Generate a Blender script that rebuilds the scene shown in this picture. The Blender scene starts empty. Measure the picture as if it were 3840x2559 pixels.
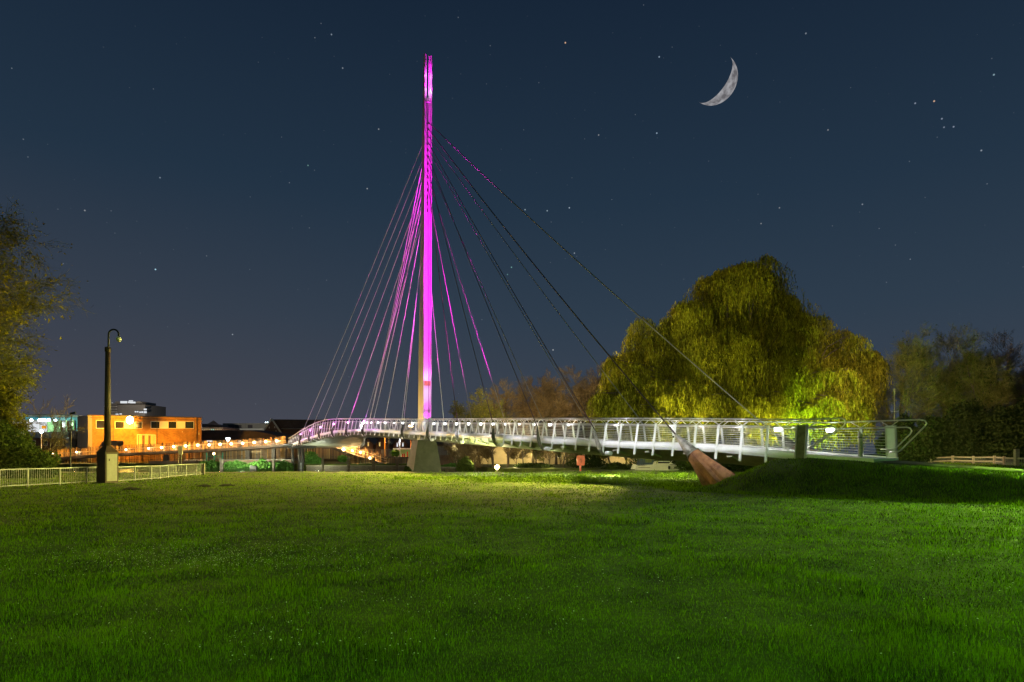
import bpy, math, random
import numpy as np
from mathutils import Vector, Matrix
R = random.Random(7)
rng = np.random.default_rng(11)
sc = bpy.context.scene
COL = sc.collection
F = 2400.0; HOR = 1703.0; EYE = 1.6

def P(x, y, D):
    """real place of a thing seen at photo pixel (x, y) and standing D metres off"""
    return Vector(((x - 1920) / F * D, D, EYE + (HOR - y) / F * D))
def XP(x, D): return (x - 1920) / F * D
def ZP(y, D): return EYE + (HOR - y) / F * D

# ------------------------------------------------------------------ helpers
ORIG = {}
class MB:
    def __init__(s): s.v = []; s.f = []
    def add(s, vs, fs):
        n = len(s.v); s.v += [tuple(v) for v in vs]; s.f += [tuple(i + n for i in f) for f in fs]; return s
    def box(s, a, b):
        x0, y0, z0 = a; x1, y1, z1 = b
        return s.add([(x0,y0,z0),(x1,y0,z0),(x1,y1,z0),(x0,y1,z0),(x0,y0,z1),(x1,y0,z1),(x1,y1,z1),(x0,y1,z1)],
                     [(3,2,1,0),(4,5,6,7),(0,1,5,4),(1,2,6,5),(2,3,7,6),(3,0,4,7)])
    def obox(s, c, ax, ay, az):
        """box about centre c with half-axis vectors"""
        c = Vector(c); ax = Vector(ax); ay = Vector(ay); az = Vector(az)
        vs = [c + sx*ax + sy*ay + sz*az for sz in (-1,1) for sx, sy in ((-1,-1),(1,-1),(1,1),(-1,1))]
        return s.add(vs, [(3,2,1,0),(4,5,6,7),(0,1,5,4),(1,2,6,5),(2,3,7,6),(3,0,4,7)])
    def bar(s, p, q, w, d, side=None):
        """rectangular bar from p to q, w wide along side, d deep across"""
        p = Vector(p); q = Vector(q); t = (q-p); L = t.length; t.normalize()
        sd = Vector(side) if side is not None else (Vector((0,0,1)) if abs(t.z) < .9 else Vector((1,0,0)))
        sd = (sd - t*sd.dot(t)).normalized(); o = t.cross(sd)
        return s.obox((p+q)/2, sd*w/2, o*d/2, t*L/2)
    def tube(s, pts, rad, n=6, cap=True):
        pts = [Vector(p) for p in pts]
        m = len(pts)
        rs = rad if isinstance(rad, (list, tuple)) else [rad]*m
        base = len(s.v); up = None
        for i, p in enumerate(pts):
            t = (pts[min(i+1,m-1)] - pts[max(i-1,0)]).normalized()
            if up is None:
                up = Vector((0,0,1)) if abs(t.z) < .9 else Vector((1,0,0))
            a = (up - t*up.dot(t))
            if a.length < 1e-5: a = t.orthogonal()
            a.normalize(); up = a; b = t.cross(a)
            for k in range(n):
                th = 2*math.pi*k/n
                s.v.append(tuple(p + (a*math.cos(th) + b*math.sin(th))*rs[i]))
        for i in range(m-1):
            for k in range(n):
                k2 = (k+1) % n
                s.f.append((base+i*n+k, base+i*n+k2, base+(i+1)*n+k2, base+(i+1)*n+k))
        if cap:
            s.f.append(tuple(base+k for k in reversed(range(n))))
            s.f.append(tuple(base+(m-1)*n+k for k in range(n)))
        return s
    def lathe(s, c, prof, n=16):
        """prof: (r, z) pairs about vertical axis at c"""
        return s.tube([Vector(c)+Vector((0,0,z)) for r, z in prof], [max(r,1e-4) for r, z in prof], n)
    def sphere(s, c, r, n=10, m=7, sz=1.0):
        pr = [(r*math.sin(math.pi*i/m), -r*sz*math.cos(math.pi*i/m)) for i in range(m+1)]
        return s.lathe(c, pr, n)
    def prism(s, poly, off):
        """extrude 3-D polygon by vector off"""
        n = len(poly); off = Vector(off)
        vs = [Vector(p) for p in poly] + [Vector(p)+off for p in poly]
        return s.add(vs, [tuple(range(n)), tuple(reversed(range(n, 2*n)))] + [(i, n+i, n+(i+1)%n, (i+1)%n) for i in range(n)])
    def quad(s, a, b, c, d): return s.add([a,b,c,d], [(0,1,2,3)])
    def tri(s, a, b, c): return s.add([a,b,c], [(0,1,2)])
    def build(s, name, mat, parent=None, smooth=False, label=None):
        me = bpy.data.meshes.new(name)
        o0 = ORIG.get(parent.name, Vector()) if parent else Vector()
        vs = s.v if o0.length == 0 else [(x-o0.x, y-o0.y, z-o0.z) for x, y, z in s.v]
        me.from_pydata(vs, [], s.f); me.update()
        if smooth: me.polygons.foreach_set('use_smooth', [True]*len(me.polygons))
        o = bpy.data.objects.new(name, me); COL.objects.link(o)
        me.materials.append(mat)
        if parent: o.parent = parent; ORIG[o.name] = o0
        if label: o['label'] = label
        return o
def tag(o, label, cat, group=None, kind=None):
    if label: o['label'] = label
    if cat: o['category'] = cat
    if group: o['group'] = group
    if kind: o['kind'] = kind
    return o
def thing(name, loc, label, cat, group=None):
    o = bpy.data.objects.new(name, None); COL.objects.link(o); o.location = loc
    o.empty_display_size = .3
    ORIG[o.name] = Vector(loc)
    return tag(o, label, cat, group)
def npmesh(name, V, Fc, mat, parent=None, k=3):
    """fast mesh from numpy arrays of one face size"""
    me = bpy.data.meshes.new(name)
    if parent:
        o0 = ORIG[parent.name]; V = V - np.array(o0)[None, :]
    nv, nf = len(V), len(Fc)
    me.vertices.add(nv); me.vertices.foreach_set('co', V.astype(np.float32).ravel())
    me.loops.add(nf*k); me.loops.foreach_set('vertex_index', Fc.astype(np.int32).ravel())
    me.polygons.add(nf); me.polygons.foreach_set('loop_start', np.arange(0, nf*k, k, dtype=np.int32))
    me.update(calc_edges=True); me.materials.append(mat)
    o = bpy.data.objects.new(name, me); COL.objects.link(o)
    if parent: o.parent = parent; ORIG[o.name] = ORIG[parent.name]
    return o
def slivers(name, A, B, W, mat, parent=None):
    """thin triangles from base A to tip B, base half-width vectors W"""
    n = len(A); V = np.empty((n*3, 3)); V[0::3] = A - W; V[1::3] = A + W; V[2::3] = B
    return npmesh(name, V, np.arange(n*3).reshape(n, 3), mat, parent)

# ------------------------------------------------------------------ materials
def mat(name, col, rough=.7, metal=0., var=0., scale=3., bump=0., bscale=None, col2=None, spec=.4, detail=4, stretch=None):
    m = bpy.data.materials.new(name); m.use_nodes = True; nt = m.node_tree; N = nt.nodes; L = nt.links
    b = N['Principled BSDF']
    b.inputs['Base Color'].default_value = (*col, 1); b.inputs['Roughness'].default_value = rough
    b.inputs['Metallic'].default_value = metal; b.inputs['Specular IOR Level'].default_value = spec
    if var or bump or col2:
        tc = N.new('ShaderNodeNewGeometry'); src = tc.outputs['Position']
        if stretch:
            mp = N.new('ShaderNodeMapping'); mp.inputs['Scale'].default_value = stretch
            L.new(src, mp.inputs[0]); src = mp.outputs[0]
        if var or col2:
            nz = N.new('ShaderNodeTexNoise'); nz.inputs['Scale'].default_value = scale; nz.inputs['Detail'].default_value = detail
            nz.inputs['Roughness'].default_value = .65
            L.new(src, nz.inputs['Vector'])
            rp = N.new('ShaderNodeValToRGB'); rp.color_ramp.elements[0].position = .33; rp.color_ramp.elements[1].position = .67
            c2 = col2 or tuple(min(1, c*(1+var)) for c in col)
            c1 = col if col2 else tuple(c*(1-var) for c in col)
            rp.color_ramp.elements[0].color = (*c1, 1); rp.color_ramp.elements[1].color = (*c2, 1)
            L.new(nz.outputs['Fac'], rp.inputs[0]); L.new(rp.outputs[0], b.inputs['Base Color'])
        if bump:
            n2 = N.new('ShaderNodeTexNoise'); n2.inputs['Scale'].default_value = bscale or scale*4; n2.inputs['Detail'].default_value = 5
            L.new(src, n2.inputs['Vector'])
            bp = N.new('ShaderNodeBump'); bp.inputs['Strength'].default_value = bump; bp.inputs['Distance'].default_value = .05
            L.new(n2.outputs['Fac'], bp.inputs['Height']); L.new(bp.outputs[0], b.inputs['Normal'])
    return m
def emat(name, col, s):
    m = bpy.data.materials.new(name); m.use_nodes = True; nt = m.node_tree; nt.nodes.clear()
    e = nt.nodes.new('ShaderNodeEmission'); e.inputs[0].default_value = (*col, 1); e.inputs[1].default_value = s
    o = nt.nodes.new('ShaderNodeOutputMaterial'); nt.links.new(e.outputs[0], o.inputs[0]); return m
def leafmat(name, c1, c2, trans=.35, scale=.4):
    """thin foliage: diffuse plus translucent, colour drifting by clump and by leaf"""
    m = bpy.data.materials.new(name); m.use_nodes = True; nt = m.node_tree; N = nt.nodes; L = nt.links; N.clear()
    g = N.new('ShaderNodeNewGeometry'); nz = N.new('ShaderNodeTexNoise'); nz.inputs['Scale'].default_value = scale; nz.inputs['Detail'].default_value = 3
    L.new(g.outputs['Position'], nz.inputs['Vector'])
    ad = N.new('ShaderNodeMath'); ad.operation = 'MULTIPLY_ADD'; L.new(g.outputs['Random Per Island'], ad.inputs[0]); ad.inputs[1].default_value = .5
    L.new(nz.outputs['Fac'], ad.inputs[2])
    rp = N.new('ShaderNodeValToRGB'); rp.color_ramp.elements[0].position = .4; rp.color_ramp.elements[1].position = 1.1 if False else 1.0
    rp.color_ramp.elements[0].color = (*c1, 1); rp.color_ramp.elements[1].color = (*c2, 1)
    L.new(ad.outputs[0], rp.inputs[0])
    d = N.new('ShaderNodeBsdfDiffuse'); t = N.new('ShaderNodeBsdfTranslucent'); mx = N.new('ShaderNodeMixShader'); mx.inputs[0].default_value = trans
    L.new(rp.outputs[0], d.inputs[0]); L.new(rp.outputs[0], t.inputs[0]); L.new(d.outputs[0], mx.inputs[1]); L.new(t.outputs[0], mx.inputs[2])
    o = N.new('ShaderNodeOutputMaterial'); L.new(mx.outputs[0], o.inputs[0]); return m
def slatmat(name, cols, rough=.8):
    m = bpy.data.materials.new(name); m.use_nodes = True; nt = m.node_tree; N = nt.nodes; L = nt.links; b = N['Principled BSDF']; b.inputs['Roughness'].default_value = rough
    g = N.new('ShaderNodeNewGeometry'); rp = N.new('ShaderNodeValToRGB'); e = rp.color_ramp.elements; e[0].color = (*cols[0],1); e[1].color = (*cols[-1],1)
    for i, c in enumerate(cols[1:-1]): q = e.new((i+1)/(len(cols)-1)); q.color = (*c,1)
    L.new(g.outputs['Random Per Island'], rp.inputs[0]); L.new(rp.outputs[0], b.inputs['Base Color']); return m
def brickmat(name, c1, c2, mortar, sc_=4.0, rough=.85, axis='XZ'):
    m = bpy.data.materials.new(name); m.use_nodes = True; nt = m.node_tree; N = nt.nodes; L = nt.links
    b = N['Principled BSDF']; b.inputs['Roughness'].default_value = rough
    g = N.new('ShaderNodeNewGeometry'); sp = N.new('ShaderNodeSeparateXYZ'); cb = N.new('ShaderNodeCombineXYZ')
    L.new(g.outputs['Position'], sp.inputs[0])
    ad = N.new('ShaderNodeMath'); ad.operation = 'ADD'; L.new(sp.outputs[0], ad.inputs[0]); L.new(sp.outputs[1], ad.inputs[1])
    L.new(ad.outputs[0], cb.inputs[0]); L.new(sp.outputs[2], cb.inputs[1])
    br = N.new('ShaderNodeTexBrick'); br.inputs['Scale'].default_value = sc_; br.inputs['Color1'].default_value = (*c1,1)
    br.inputs['Color2'].default_value = (*c2,1); br.inputs['Mortar'].default_value = (*mortar,1); br.inputs['Mortar Size'].default_value = .025
    L.new(cb.outputs[0], br.inputs['Vector'])
    nz = N.new('ShaderNodeTexNoise'); nz.inputs['Scale'].default_value = .7; nz.inputs['Detail'].default_value = 5; L.new(g.outputs['Position'], nz.inputs['Vector'])
    mr = N.new('ShaderNodeMapRange'); mr.inputs[1].default_value = .3; mr.inputs[2].default_value = .7; mr.inputs[3].default_value = .7; mr.inputs[4].default_value = 1.15
    L.new(nz.outputs['Fac'], mr.inputs[0])
    mx = N.new('ShaderNodeVectorMath'); mx.operation = 'SCALE'; L.new(br.outputs['Color'], mx.inputs[0]); L.new(mr.outputs[0], mx.inputs['Scale'])
    L.new(mx.outputs[0], b.inputs['Base Color']); return m

M = dict(
 white=mat('white_paint', (.72,.72,.72), .35, var=.08, scale=1.5, spec=.5),
 deckw=mat('pale_deck_surface', (.6,.6,.6), .8, var=.1, scale=2),
 steel=mat('brushed_steel', (.55,.53,.5), .32, metal=.7, var=.12, scale=4),
 cable=mat('cable_steel', (.13,.125,.125), .8, spec=.15),
 cable_lit=mat('cable_lightened_as_lit', (.6,.6,.6), .5),  # left stays, colour lightened so they read as floodlit
 cabled=mat('dark_cable_steel', (.07,.055,.06), .85, spec=.1),  # right stays, colour darkened so the magenta shows less on them
 horn=mat('bracket_steel', (.07,.068,.055), .5, metal=.2, col2=(.16,.15,.12), scale=5, bump=.1),
 dark=mat('dark_paint', (.035,.033,.03), .5, var=.3, scale=2),
 soffit=mat('grey_painted_soffit', (.27,.27,.21), .6, var=.25, scale=.8, bump=.1),
 galv=mat('galvanised_steel', (.085,.085,.07), .5, metal=.3, col2=(.26,.25,.21), scale=5, bump=.15),
 corten=mat('weathered_steel', (.12,.045,.018), .75, col2=(.33,.15,.06), scale=2.2, bump=.2, bscale=14),
 conc=mat('board_marked_concrete', (.065,.062,.054), .85, var=.22, scale=1.4, bump=.3, bscale=9),
 mast=mat('mast_white_paint', (.34,.34,.34), .45, var=.07, scale=1.3, stretch=(1,1,.3)),
 blackm=mat('black_iron', (.012,.012,.012), .5),
 cabin=mat('brown_cabinet_paint', (.05,.028,.02), .6, var=.3, scale=3, bump=.2),
 cabdoor=mat('grey_cabinet_door', (.24,.22,.23), .5, var=.1, scale=4),
 rail=mat('galvanised_rail', (.155,.16,.165), .5, metal=.3, var=.15, scale=6),
 wood=mat('weathered_timber', (.22,.19,.14), .85, var=.3, scale=6, stretch=(1,1,6), bump=.2),
 slat=mat('timber_slat', (.24,.135,.06), .8, var=.5, scale=2.5, stretch=(3,3,.4), bump=.2),
 darkbeam=mat('dark_walkway_beam', (.06,.045,.035), .7, var=.3, scale=1),
 bark=mat('bark', (.075,.058,.04), .9, var=.35, scale=5, stretch=(1,1,.25), bump=.5),
 asphalt=mat('asphalt', (.10,.082,.065), .9, var=.2, scale=3, bump=.25, bscale=60),
 brick=brickmat('orange_brick', (.40,.19,.045), (.30,.13,.035), (.24,.15,.06), 1.1),
 dbrick=brickmat('dark_red_brick', (.16,.075,.05), (.12,.055,.04), (.12,.10,.085), 1.3),
 wbrick=brickmat('river_wall_brick', (.22,.13,.08), (.17,.10,.065), (.16,.13,.10), 1.2),
 roof=mat('slate_roof', (.05,.042,.05), .75, var=.25, scale=1.2),
 greyclad=mat('grey_cladding', (.20,.195,.185), .7, var=.12, scale=.6, stretch=(4,4,.3)),
 render=mat('cream_render', (.42,.34,.22), .85, var=.12, scale=.8),
 trim=mat('pale_trim', (.62,.62,.6), .6),
 glass=mat('dark_glass', (.02,.022,.025), .12, spec=.6),
 teal=mat('teal_fascia', (.05,.22,.33), .5, var=.1, scale=1),
 green=mat('green_render', (.25,.42,.20), .7, var=.2, scale=.6),
 red=mat('red_plastic', (.42,.03,.018), .45, var=.1, scale=3),
 hull=mat('cream_gelcoat', (.55,.52,.43), .35, var=.08, scale=2),
 canvas=mat('blue_canvas', (.035,.05,.075), .9, var=.3, scale=3),
 blue=mat('blue_paint', (.02,.1,.45), .5),
 greenm=mat('green_metal', (.03,.16,.11), .5),
 quay=mat('stained_quay_concrete', (.15,.125,.09), .9, col2=(.07,.06,.045), scale=1.2, bump=.4, stretch=(1,1,3)),
 van=mat('van_paint', (.06,.06,.055), .35),
)
M['slat'] = slatmat('timber_slat', ((.05,.03,.015),(.16,.09,.035),(.34,.21,.08),(.10,.05,.025),(.42,.28,.12)))
E = dict(
 warm=emat('warm_lamp', (1,.72,.38), 14), sodium=emat('sodium_lamp', (1,.62,.25), 60), led=emat('led_lamp', (.95,.97,1), 14),
 win=emat('lit_window', (1,.93,.78), 1.6), winw=emat('bright_window', (.92,.96,1), .8), winy=emat('yellow_window', (1,.72,.22), .8),
 mag=emat('magenta_lamp', (1,.25,.95), 8), tealw=emat('teal_window', (.45,.9,.75), .6), redl=emat('orange_lamp', (1,.25,.03), 1.2),
 bluel=emat('blue_glow', (.25,.5,1), 1.2), greenw=emat('green_window', (.5,.85,.42), .35), cool=emat('cool_lamp', (.75,.9,1), 14))

def light(kind, name, loc, energy, col, size=.1, parent=None, target=None, cone=60, blend=.5):
    d = bpy.data.lights.new(name, kind); d.energy = energy; d.color = col
    if kind == 'SUN': d.angle = size
    else: d.shadow_soft_size = size
    if kind == 'SPOT': d.spot_size = math.radians(cone); d.spot_blend = blend
    o = bpy.data.objects.new(name, d); COL.objects.link(o); loc = Vector(loc)
    if target is not None:
        o.rotation_euler = (Vector(target)-loc).to_track_quat('-Z', 'Y').to_euler()
    if parent: o.parent = parent; loc = loc - ORIG.get(parent.name, Vector())
    o.location = loc
    return o

# ------------------------------------------------------------------ camera
cam = bpy.data.cameras.new('camera'); cam.sensor_width = 36; cam.lens = F/3840*36
cam.shift_y = (HOR-1279.5)/3840; cam.clip_start = .1; cam.clip_end = 9000
co = bpy.data.objects.new('camera', cam); COL.objects.link(co); co.location = (0,0,EYE); co.rotation_euler = (math.pi/2,0,0)
sc.camera = co
sc.view_settings.view_transform = 'Standard'; sc.view_settings.look = 'None'; sc.view_settings.gamma = 1; sc.view_settings.exposure = 0
sc.cycles.sample_clamp_direct = 60.0; sc.cycles.sample_clamp_indirect = 3.0

# ------------------------------------------------------------------ world: night sky with stars
w = bpy.data.worlds.new('World'); sc.world = w; w.use_nodes = True; nt = w.node_tree; N = nt.nodes; L = nt.links
bg = N['Background']
tc = N.new('ShaderNodeTexCoord'); sp = N.new('ShaderNodeSeparateXYZ'); L.new(tc.outputs['Generated'], sp.inputs[0])
rp = N.new('ShaderNodeValToRGB'); e = rp.color_ramp.elements
e[0].position = 0; e[0].color = (.052,.064,.088,1); e[1].position = .64; e[1].color = (.0065,.0155,.034,1)
for ps, c in ((.09,(.041,.055,.080,1)), (.2,(.028,.047,.074,1)), (.36,(.0165,.034,.060,1))):
    q = e.new(ps); q.color = c
L.new(sp.outputs[2], rp.inputs[0])
# faint warm light pollution low over the town side
mr = N.new('ShaderNodeMapRange'); mr.inputs[1].default_value = .1; mr.inputs[2].default_value = -.75; mr.inputs[3].default_value = 0; mr.inputs[4].default_value = 1
L.new(sp.outputs[0], mr.inputs[0])
mz = N.new('ShaderNodeMapRange'); mz.inputs[1].default_value = .38; mz.inputs[2].default_value = 0; mz.inputs[3].default_value = 0; mz.inputs[4].default_value = 1
L.new(sp.outputs[2], mz.inputs[0])
ml = N.new('ShaderNodeMath'); ml.operation = 'MULTIPLY'; L.new(mr.outputs[0], ml.inputs[0]); L.new(mz.outputs[0], ml.inputs[1])
wc = N.new('ShaderNodeMix'); wc.data_type = 'RGBA'; wc.blend_type = 'ADD'; wc.inputs[7].default_value = (.026,.009,.001,1)
L.new(ml.outputs[0], wc.inputs[0]); L.new(rp.outputs[0], wc.inputs[6])
cur = wc.outputs[2]
nrm = N.new('ShaderNodeVectorMath'); nrm.operation = 'NORMALIZE'; L.new(tc.outputs['Generated'], nrm.inputs[0])
def addstar(src_fac, col):
    global cur
    a = N.new('ShaderNodeMix'); a.data_type = 'RGBA'; a.blend_type = 'ADD'; a.inputs[7].default_value = (*col, 1)
    L.new(src_fac, a.inputs[0]); L.new(cur, a.inputs[6]); cur = a.outputs[2]
for scl, thr, br in ((46., .044, .12), (75., .055, .05), (33., .028, .22)):
    vo = N.new('ShaderNodeTexVoronoi'); vo.inputs['Scale'].default_value = scl; L.new(nrm.outputs[0], vo.inputs['Vector'])
    m1 = N.new('ShaderNodeMapRange'); m1.inputs[1].default_value = thr; m1.inputs[2].default_value = thr*.4; m1.inputs[3].default_value = 0; m1.inputs[4].default_value = 1
    L.new(vo.outputs['Distance'], m1.inputs[0])
    s3 = N.new('ShaderNodeSeparateColor'); L.new(vo.outputs['Color'], s3.inputs[0])
    m2 = N.new('ShaderNodeMath'); m2.operation = 'MULTIPLY'; L.new(m1.outputs[0], m2.inputs[0]); L.new(s3.outputs[0], m2.inputs[1])
    addstar(m2.outputs[0], (br*.9, br, br*1.1))
for x, y, b_, c in ((2120,161,1.,(1,.6,.35)), (3503,380,.9,(1,.6,.35)), (583,1011,1.,(.5,.85,1)), (2472,214,.5,(.6,.8,1)), (2463,500,.6,(.6,.8,1)),
                    (3727,281,.5,(.6,.9,1)), (2135,780,.6,(.7,.85,1)), (1969,787,.5,(.7,.9,1)), (2052,791,.5,(.7,.9,1)), (2154,950,.4,(.8,.9,1)),
                    (1918,1003,.5,(.4,.9,.8)), (1903,1030,.3,(.4,.9,.8)), (2074,1313,.6,(1,1,1)), (3532,446,.4,(.7,.8,1)), (3576,476,.4,(.7,.8,1)),
                    (3432,388,.4,(.7,.8,1)), (3540,478,.3,(.7,.8,1)), (1243,130,.35,(.7,.85,1)), (600,667,.3,(.7,.85,1)), (1155,621,.3,(.5,1,.8)),
                    (872,1255,.35,(.8,.9,1)), (3680,565,.4,(.8,.9,1)), (3234,767,.3,(.8,.9,1)), (3022,126,.3,(.8,.9,1)), (2245,507,.3,(1,1,1)), (1285,256,.3,(.8,.9,1)),
                    (2854,839,.25,(1,1,1)), (2923,780,.25,(1,1,1)), (1420,485,.3,(1,1,1)), (1377,708,.35,(1,1,1)), (318,790,.3,(1,1,1)), (3105,488,.25,(1,1,1))):
    d = Vector(((x-1920)/F, 1, (HOR-y)/F)).normalized()
    ds = N.new('ShaderNodeVectorMath'); ds.operation = 'DISTANCE'; ds.inputs[1].default_value = d; L.new(nrm.outputs[0], ds.inputs[0])
    m1 = N.new('ShaderNodeMapRange'); m1.inputs[1].default_value = .0012; m1.inputs[2].default_value = .0005; m1.inputs[3].default_value = 0; m1.inputs[4].default_value = 1
    L.new(ds.outputs['Value'], m1.inputs[0]); addstar(m1.outputs[0], tuple(k*b_*.75 for k in c))
L.new(cur, bg.inputs[0]); bg.inputs[1].default_value = 1.0

# moon: the lit lune of a far sphere
D_M = 3000.
mc = Vector(((2676-1920)/F*D_M, D_M, EYE+(HOR-299)/F*D_M))
fw = (mc - Vector((0,0,EYE))).normalized(); rt = fw.cross(Vector((0,0,1))).normalized(); up = rt.cross(fw)
Rm = 86/F*D_M
mb = MB(); ang0 = math.radians(-41)   # direction of the lit limb
axd = rt*math.cos(ang0) + up*math.sin(ang0); tip = rt*math.cos(ang0+math.pi/2) + up*math.sin(ang0+math.pi/2)
nu, nv = 40, 10; grid = []
for i in range(nu+1):
    th = math.pi*(i/nu) ; th = max(.002, min(math.pi-.002, th))
    for j in range(nv+1):
        ph = math.radians(32 + 58*j/nv)      # from terminator to limb
        p = tip*math.cos(th) + axd*math.sin(th)*math.sin(ph) - fw*math.sin(th)*math.cos(ph)
        grid.append(mc + p*Rm*(1.0))
mb.v = [tuple(p) for p in grid]
mb.f = [(i*(nv+1)+j, i*(nv+1)+j+1, (i+1)*(nv+1)+j+1, (i+1)*(nv+1)+j) for i in range(nu) for j in range(nv)]
mm = bpy.data.materials.new('moon_surface'); mm.use_nodes = True; t = mm.node_tree; t.nodes.clear()
g = t.nodes.new('ShaderNodeNewGeometry'); nz = t.nodes.new('ShaderNodeTexNoise'); nz.inputs['Scale'].default_value = .03; nz.inputs['Detail'].default_value = 6
t.links.new(g.outputs['Position'], nz.inputs['Vector']); r_ = t.nodes.new('ShaderNodeValToRGB')
r_.color_ramp.elements[0].position = .38; r_.color_ramp.elements[0].color = (.13,.125,.135,1); r_.color_ramp.elements[1].position = .62; r_.color_ramp.elements[1].color = (.36,.36,.38,1)
em = t.nodes.new('ShaderNodeEmission'); ou = t.nodes.new('ShaderNodeOutputMaterial')
t.links.new(nz.outputs['Fac'], r_.inputs[0]); t.links.new(r_.outputs[0], em.inputs[0]); t.links.new(em.outputs[0], ou.inputs[0])
tag(mb.build('moon', mm, smooth=True), 'grey crescent moon high in the night sky', 'moon')

# moonlight
sun = light('SUN', 'moonlight', (30,60,80), .045, (.75,.85,1), math.radians(3), target=Vector((30,60,80))-fw*10)

# ------------------------------------------------------------------ bridge line (near edge of the deck)
def cr(p, t):
    n = len(p)-1; i = min(int(t), n-1); u = t-i
    a, b, c, d = p[max(i-1,0)], p[i], p[i+1], p[min(i+2,n)]
    return .5*((2*b)+(c-a)*u+(2*a-5*b+4*c-d)*u*u+(3*b-a-3*c+d)*u**3)
CP = [Vector(q) for q in ((16.9,25.0),(14.9,26.9),(13.0,28.8),(9.6,32.0),(5.7,36.6),(-.45,46.2),(-8.3,60.6),(-21.9,80.5),(-36.6,104.5))]
fine = [cr(CP, k/60) for k in range(60*(len(CP)-1)+1)]
cum = [0.]
for a, b in zip(fine, fine[1:]): cum.append(cum[-1]+(b-a).length)
off0 = cum[120]                      # station 0 at the near end post
TOT = cum[-1]-off0
def st(s):
    """near edge point and unit vectors (along, away from camera) at station s"""
    s2 = s+off0
    if s2 < 0: s2 = 0
    i = int(np.searchsorted(cum, s2)); i = max(1, min(i, len(fine)-1))
    u = (s2-cum[i-1])/(cum[i]-cum[i-1]); p = fine[i-1].lerp(fine[i], u)
    j0, j1 = max(0, i-12), min(len(fine)-1, i+12)
    t = (fine[j1]-fine[j0]).normalized()
    return p, t, Vector((-t.y, t.x))*-1   # away: turn to the far side
def s_at(px):
    best = min(range(int(TOT*10)+1), key=lambda k: abs(1920+F*st(k/10)[0].x/st(k/10)[0].y-px)); return best/10
tabT = [(3320,1578),(3000,1574),(2700,1571),(1250,1571),(1215,1575),(1180,1585),(1130,1612),(1080,1644)]
tabD = [(3000,1.60),(2700,2.0),(2300,2.26),(1900,2.86),(1600,3.62),(1370,4.42),(1250,4.55),(1180,4.2),(1080,3.0)]
sT = [s_at(x) for x, y in tabT[1:]]; zT = [ZP(y, st(s)[0].y) for (x, y), s in zip(tabT[1:], sT)]
sD = [s_at(x) for x, y in tabD]; zD = [z for x, z in tabD]
def sm(xs, ys, s):
    k = [s-1.5, s-.75, s, s+.75, s+1.5]; return float(np.mean(np.interp(k, xs, ys)))
def zdeck(s): return sm(sD, zD, s) if s > 0 else 1.6 + s*.07
def ztop(s): return sm(sT, zT, s) if s > 0 else zT[0]
S_END = TOT; WID = 4.0
def flare(s):
    k = max(0., (s-(S_END-32))/32); return k*k*(3-2*k)*7.0
def B(s, u, z):
    """u: 0 near edge .. WID far edge"""
    p, t, a = st(s); q = p + a*u; return Vector((q.x, q.y, z))
s_m = s_at(1592)
br = thing('footbridge', (XP(1592,62.4), 62.4, 0), 'long white cable-stayed footbridge with tall magenta lit mast crossing the river', 'bridge')

def strip(fn, s0, s1, ds=1.2):
    n = max(2, int((s1-s0)/ds)); return [fn(s0+(s1-s0)*i/n) for i in range(n+1)]
def sweep(mb, sect, s0, s1, ds=1.2):
    """sect(s) -> list of points; closed loft"""
    n = max(2, int((s1-s0)/ds)); rings = [sect(s0+(s1-s0)*i/n) for i in range(n+1)]; m = len(rings[0]); base = len(mb.v)
    for r in rings: mb.v += [tuple(p) for p in r]
    for i in range(n):
        for k in range(m):
            k2 = (k+1) % m; mb.f.append((base+i*m+k, base+i*m+k2, base+(i+1)*m+k2, base+(i+1)*m+k))
    mb.f.append(tuple(base+k for k in reversed(range(m)))); mb.f.append(tuple(base+n*m+k for k in range(m)))
WF = lambda s: WID + flare(s)
dpt = lambda s: 1-.75*max(0.,min(1.,(s-(S_END-34))/30))
# deck slab, fascias, soffit box
d = MB(); sweep(d, lambda s: [B(s,.05,zdeck(s)), B(s,WF(s)-.05,zdeck(s)), B(s,WF(s)-.05,zdeck(s)-.2), B(s,.05,zdeck(s)-.2)], -2.95, S_END)
d.build('deck', M['deckw'], br)
for nm, u0, u1 in (('near', -.06, .05), ('far', None, None)):
    d = MB()
    if u0 is not None:
        sweep(d, lambda s: [B(s,-.02,zdeck(s)+.06), B(s,.05,zdeck(s)+.06), B(s,.05,zdeck(s)-.3), B(s,-.02,zdeck(s)-.3), B(s,-.10,zdeck(s)-.17), B(s,-.10,zdeck(s)-.07)], 0, S_END)
    else:
        sweep(d, lambda s: [B(s,WF(s)-.05,zdeck(s)+.06), B(s,WF(s)+.02,zdeck(s)+.06), B(s,WF(s)+.02,zdeck(s)-.3), B(s,WF(s)-.05,zdeck(s)-.3)], -2.95, S_END)
    d.build('edge_fascia', M['white'], br)
d = MB(); sweep(d, lambda s: [B(s,.12,zdeck(s)-.21), B(s,WF(s)-.12,zdeck(s)-.21), B(s,WF(s)-.9,zdeck(s)-.22-.40*dpt(s)), B(s,2+flare(s)*.5,zdeck(s)-.22-.70*dpt(s)), B(s,.9,zdeck(s)-.22-.40*dpt(s))], .5, S_END)
d.build('soffit', M['soffit'], br)
for k in range(int(S_END/2.4)):
    s = 1+k*2.4
    MB().bar(B(s,.15,zdeck(s)-.3-.15*dpt(s)), B(s,1.2,zdeck(s)-.3-.45*dpt(s)), .08, .3, (0,0,1)).build('outrigger', M['soffit'], br)

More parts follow.
